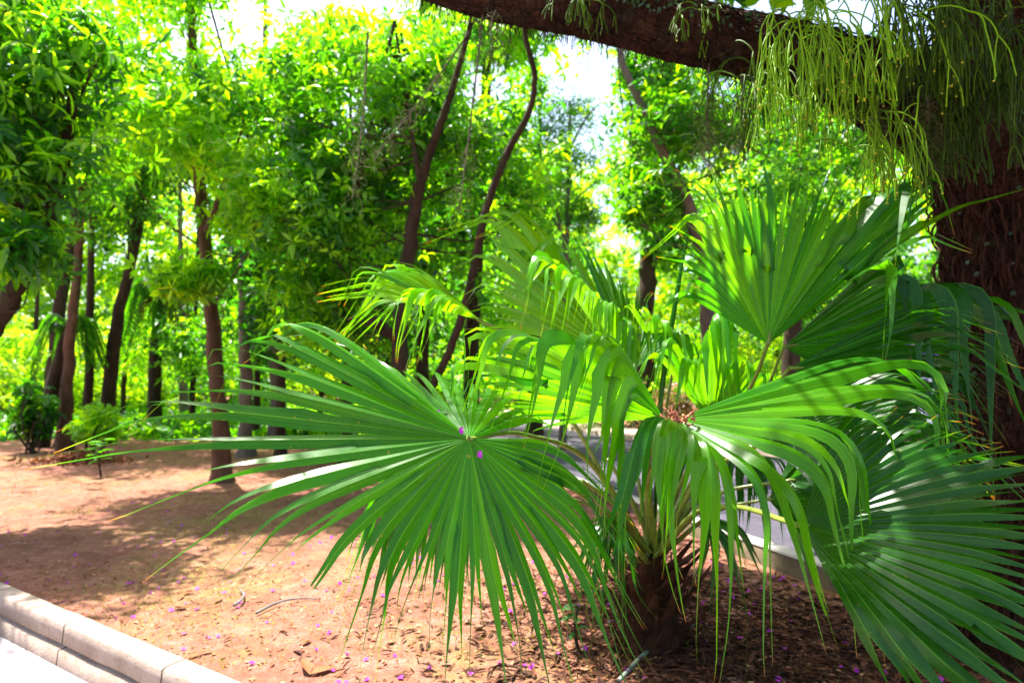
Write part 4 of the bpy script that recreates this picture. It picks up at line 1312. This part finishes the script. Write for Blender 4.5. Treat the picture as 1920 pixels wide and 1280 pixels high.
# dry leaf litter
m = MB()
P = np.concatenate([scatter(4500, -5, 2.4, 2.2, 5.0), scatter(5000, -9, 2, 4.5, 12), scatter(1500, .2, 2.2, 2.4, 4.4)])
n = len(P)
D = rand_dir(n); D[:, 2] = RNG.normal(size=n) * .15
leaves(m, np.c_[P, ground_z(P[:, 0], P[:, 1]) + .006], D, np.array([[0, 0, 1.0]]) + RNG.normal(size=(n, 3)) * .25, RNG.uniform(.012, .05, n), RNG.uniform(.008, .02, n), RNG.random(n), True)
tag(m.build("leaf_litter", M["litter"]), "dry brown leaf litter strewn over the bare earth", "litter", kind="stuff")
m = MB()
P = np.stack([RNG.normal(1.25, .75, 9000), RNG.normal(3.35, .75, 9000)], -1)  # litter strewn densely here, also darkening the soil where shade falls
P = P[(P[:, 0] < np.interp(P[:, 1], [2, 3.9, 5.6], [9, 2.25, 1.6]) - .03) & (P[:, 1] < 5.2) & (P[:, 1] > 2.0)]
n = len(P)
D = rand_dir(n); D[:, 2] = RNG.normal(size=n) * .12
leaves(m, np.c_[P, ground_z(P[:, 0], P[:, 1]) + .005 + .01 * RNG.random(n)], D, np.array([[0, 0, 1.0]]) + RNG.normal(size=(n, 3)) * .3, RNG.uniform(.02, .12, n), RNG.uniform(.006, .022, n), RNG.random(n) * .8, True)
tag(m.build("leaf_litter", M["mulch_shade"]), "dark brown leaf litter around the palm foot and big trunk, also deepening the shade there", "litter", kind="stuff")
# grass
m = MB()
P = np.concatenate([scatter(16000, -6, 2.2, 2.3, 7), scatter(16000, -12, 1.5, 6, 18)])
dens = vnoise(P[:, 0], P[:, 1], .8, 21) + .6 * vnoise(P[:, 0], P[:, 1], 2.5, 22)
P = P[dens > .25]
n = len(P)
D = rand_dir(n) * .6; D[:, 2] = .7
leaves(m, np.c_[P, ground_z(P[:, 0], P[:, 1])], D, rand_dir(n), RNG.uniform(.008, .024, n) * (1 + .08 * P[:, 1]), .004 * (1 + .12 * P[:, 1]), RNG.random(n), False)
tag(m.build("grass", M["grass"]), "thin short grass on the bare earth", "grass", kind="stuff")


def stick(pts, r, label, mat="twig", name="stick", forks=()):
    P = [gnd(*p[:2]) + V3([0, 0, p[2]]) for p in pts]
    root = empty(name, P[0], label, "stick")
    m = MB(); tube(m, smooth_path(P, 18), np.linspace(r, r * .5, 18), 6, lump=.08); m.build("stem", M[mat], root, True)
    for f in forks:
        Q = [gnd(*p[:2]) + V3([0, 0, p[2]]) for p in f]
        m = MB(); tube(m, smooth_path(Q, 10), np.linspace(r * .8, r * .3, 10), 6, lump=.08); m.build("side_twig", M[mat], root, True)


stick([(438, 1138, .012), (452, 1130, .02), (457, 1118, .02), (448, 1106, .012)], .009, "short curved grey stick on the sunny earth")
stick([(480, 1152, .01), (520, 1135, .02), (560, 1127, .02), (598, 1125, .01)], .008, "long thin grey stick on the sunny earth")
stick([(1160, 1280, .01), (1200, 1240, .02), (1240, 1200, .03), (1232, 1130, .16), (1222, 1070, .3)], .012, "forked lichen covered branch leaning at the palm foot", "twig_green",
      forks=[[(1240, 1200, .03), (1275, 1205, .03), (1312, 1165, .03)], [(1240, 1195, .03), (1190, 1155, .06)]])
for q, (px, py, L, lab) in enumerate([(1020 / 2.98, 850 + 775 / 2.98, .10, "curled brown dry leaf left of the grey sticks"), (580, 1265, .14, "crumpled red brown dry leaf at the bottom picture edge"),
                                      (375, 1220, .07, "brown dry leaf lying by the pale kerb"), (405, 1128, .08, "dry brown leaf tip between kerb and curved stick"), (565, 1210, .07, "dark dry leaf scrap on sunny earth"),
                                      (350, 1137, .09, "flat brown leaf on earth near the kerb")]):
    p = gnd(px, py); p[2] = float(ground_z(p[0], p[1])) + .012
    m = MB(); n = 3 if L > .12 else 2
    D = rand_dir(n); D[:, 2] = .12
    leaves(m, np.repeat(p[None], n, 0), D, np.array([[0, 0, 1.0]]) + RNG.normal(size=(n, 3)) * .3, L, L * .4, .4 + .2 * RNG.random(n), True)
    tag(m.build("dry_leaf", M["litter"]), lab, "leaf", "dry leaves on the earth")
# heap of red leaves by the left trunks
p = gnd(140, 868)
m = MB(); n = 420
q = RNG.normal(size=(n, 3)) * [.45, .25, 0]
leaves(m, p + q + np.c_[np.zeros((n, 2)), .03 + .16 * RNG.random(n) * np.exp(-(q[:, 0] / .5) ** 2)], rand_dir(n), rand_dir(n), .11, .05, RNG.random(n) * .6, True)
tag(m.build("leaf_heap", M["litter"]), "low heap of reddish dry leaves by the left trunks", kind="stuff")
# petals and dried blossoms lying on the fronds
for (px, py, Y, lab) in [(903, 851, 1.74, "purple petal on the left fan just below its hub"), (868, 806, 1.80, "purple petal on the left fan just above its hub"), (823, 774, 1.85, "purple petal on the upper edge of the left fan")]:
    m = MB(); c = at(px, py, Y)
    leaves(m, np.repeat((c - V3([.012, 0, 0]))[None], 3, 0), V3([[1, 0, -.3], [.8, 0, .5], [.9, -.3, -.7]]), V3([[0, -1, .4]] * 3), .017, .010, .5, True)
    tag(m.build("fallen_petal", M["petal"]), lab, "petal", "purple petals lying on the left fan")
root = empty("dried_blossoms", at(1272, 786, 1.96), "pinkish orange dried blossoms caught in the hub of the right fan", "blossoms")
m = MB()
for q in range(46):
    c = at(1272 + RNG.normal() * 14, 784 + RNG.normal() * 6, 1.95 + RNG.normal() * .02)
    e = c + rand_dir(1)[0] * RNG.uniform(.008, .022)
    tube(m, smooth_path([c, (c + e) / 2 + RNG.normal(size=3) * .003, e], 4), [.003, .005, .004, .002], 5)
m.build("blossom", M["debris"], root, True)
root["label"] = "pinkish orange dried blossoms caught in the hub of the right fan"

# parked car and banner glimpsed through the fronds on the right
M["car"] = plain_mat("car_paint", (0.75, 0.76, 0.80), .25, .6, .05)
M["glass"] = plain_mat("car_glass", (0.03, 0.035, 0.05), .08, .8, .1)
M["rubber"] = plain_mat("tyre_rubber", (0.02, 0.02, 0.02), .8, .2)
M["banner"] = plain_mat("banner_cloth", (0.16, 0.08, 0.55), .7, .2, .2)
M["mark"] = plain_mat("banner_mark", (0.75, 0.45, 0.65), .7, .2, .2)
cb = V3([7.9, 12.4, .19])
car = empty("parked_car", cb, "white car parked beyond the road, glimpsed left of the big trunk", "car")
prof_ = V3([(-2.1, .28), (-2.12, .62), (-1.95, .80), (-1.2, .88), (-.65, 1.36), (.75, 1.42), (1.45, .95), (2.0, .88), (2.1, .6), (2.08, .28)])
m = MB()
k = len(prof_)
v = np.concatenate([np.c_[prof_[:, 0], np.full(k, sgn * .82), prof_[:, 1]] for sgn in (-1, 1)]); v[(v[:, 2] > 1.2), 1] *= .8
ii = np.arange(k); jj = (ii + 1) % k
m.add(v + cb, np.stack([ii, jj, jj + k, ii + k], -1)); m.add(v + cb, np.arange(k)[None]); m.add(v + cb, (np.arange(k)[::-1] + k)[None])
m.build("body", M["car"], car)
m = MB()
for x0, x1, x2, x3 in ((-1.02, -.60, .02, .02), (.10, .10, .72, 1.22)):
    m.add(V3([(x0, -.835, .92), (x3, -.835, .94), (x2, -.70, 1.32), (x1, -.70, 1.31)]) + cb, [[0, 1, 2, 3]])
m.build("window", M["glass"], car)
m = MB(); m.add(V3([(-1.2, -.72, .91), (-.68, -.60, 1.33), (-.68, .60, 1.33), (-1.2, .72, .91)]) + cb + V3([-.02, 0, .02]), [[0, 1, 2, 3]])
m.build("windscreen", M["glass"], car)
for x in (-1.35, 1.3):
    for y in (-.80, .80):
        m = MB(); tube(m, V3([(x, y - .1, .31), (x, y + .1, .31)]) + cb, [.31, .31], 20)
        wh = m.build("wheel", M["rubber"], car)
        m = MB(); tube(m, V3([(x, y - .115, .31), (x, y + .115, .31)]) + cb, [.18, .18], 14)
        m.build("rim", M["twig"], wh)
bb = V3([8.0, 13.4, .19])
ban = empty("banner", bb, "purple banner with pale marks on two posts behind the white car", "banner")
m = MB(); box(m, bb + V3([0, 0, 2.05]), (2.6, .03, .42)); m.build("cloth", M["banner"], ban)
m = MB()
for q in range(9):
    box(m, bb + V3([-1.05 + q * .26, -.02, 2.05 + .02 * (q % 3)]), (.14, .012, .12 + .05 * (q % 2)))
m.build("marks", M["mark"], ban)
for x in (-1.32, 1.32):
    m = MB(); tube(m, [bb + V3([x, 0, -.1]), bb + V3([x, 0, 2.35])], [.03, .03], 8); m.build("post", M["twig"], ban)
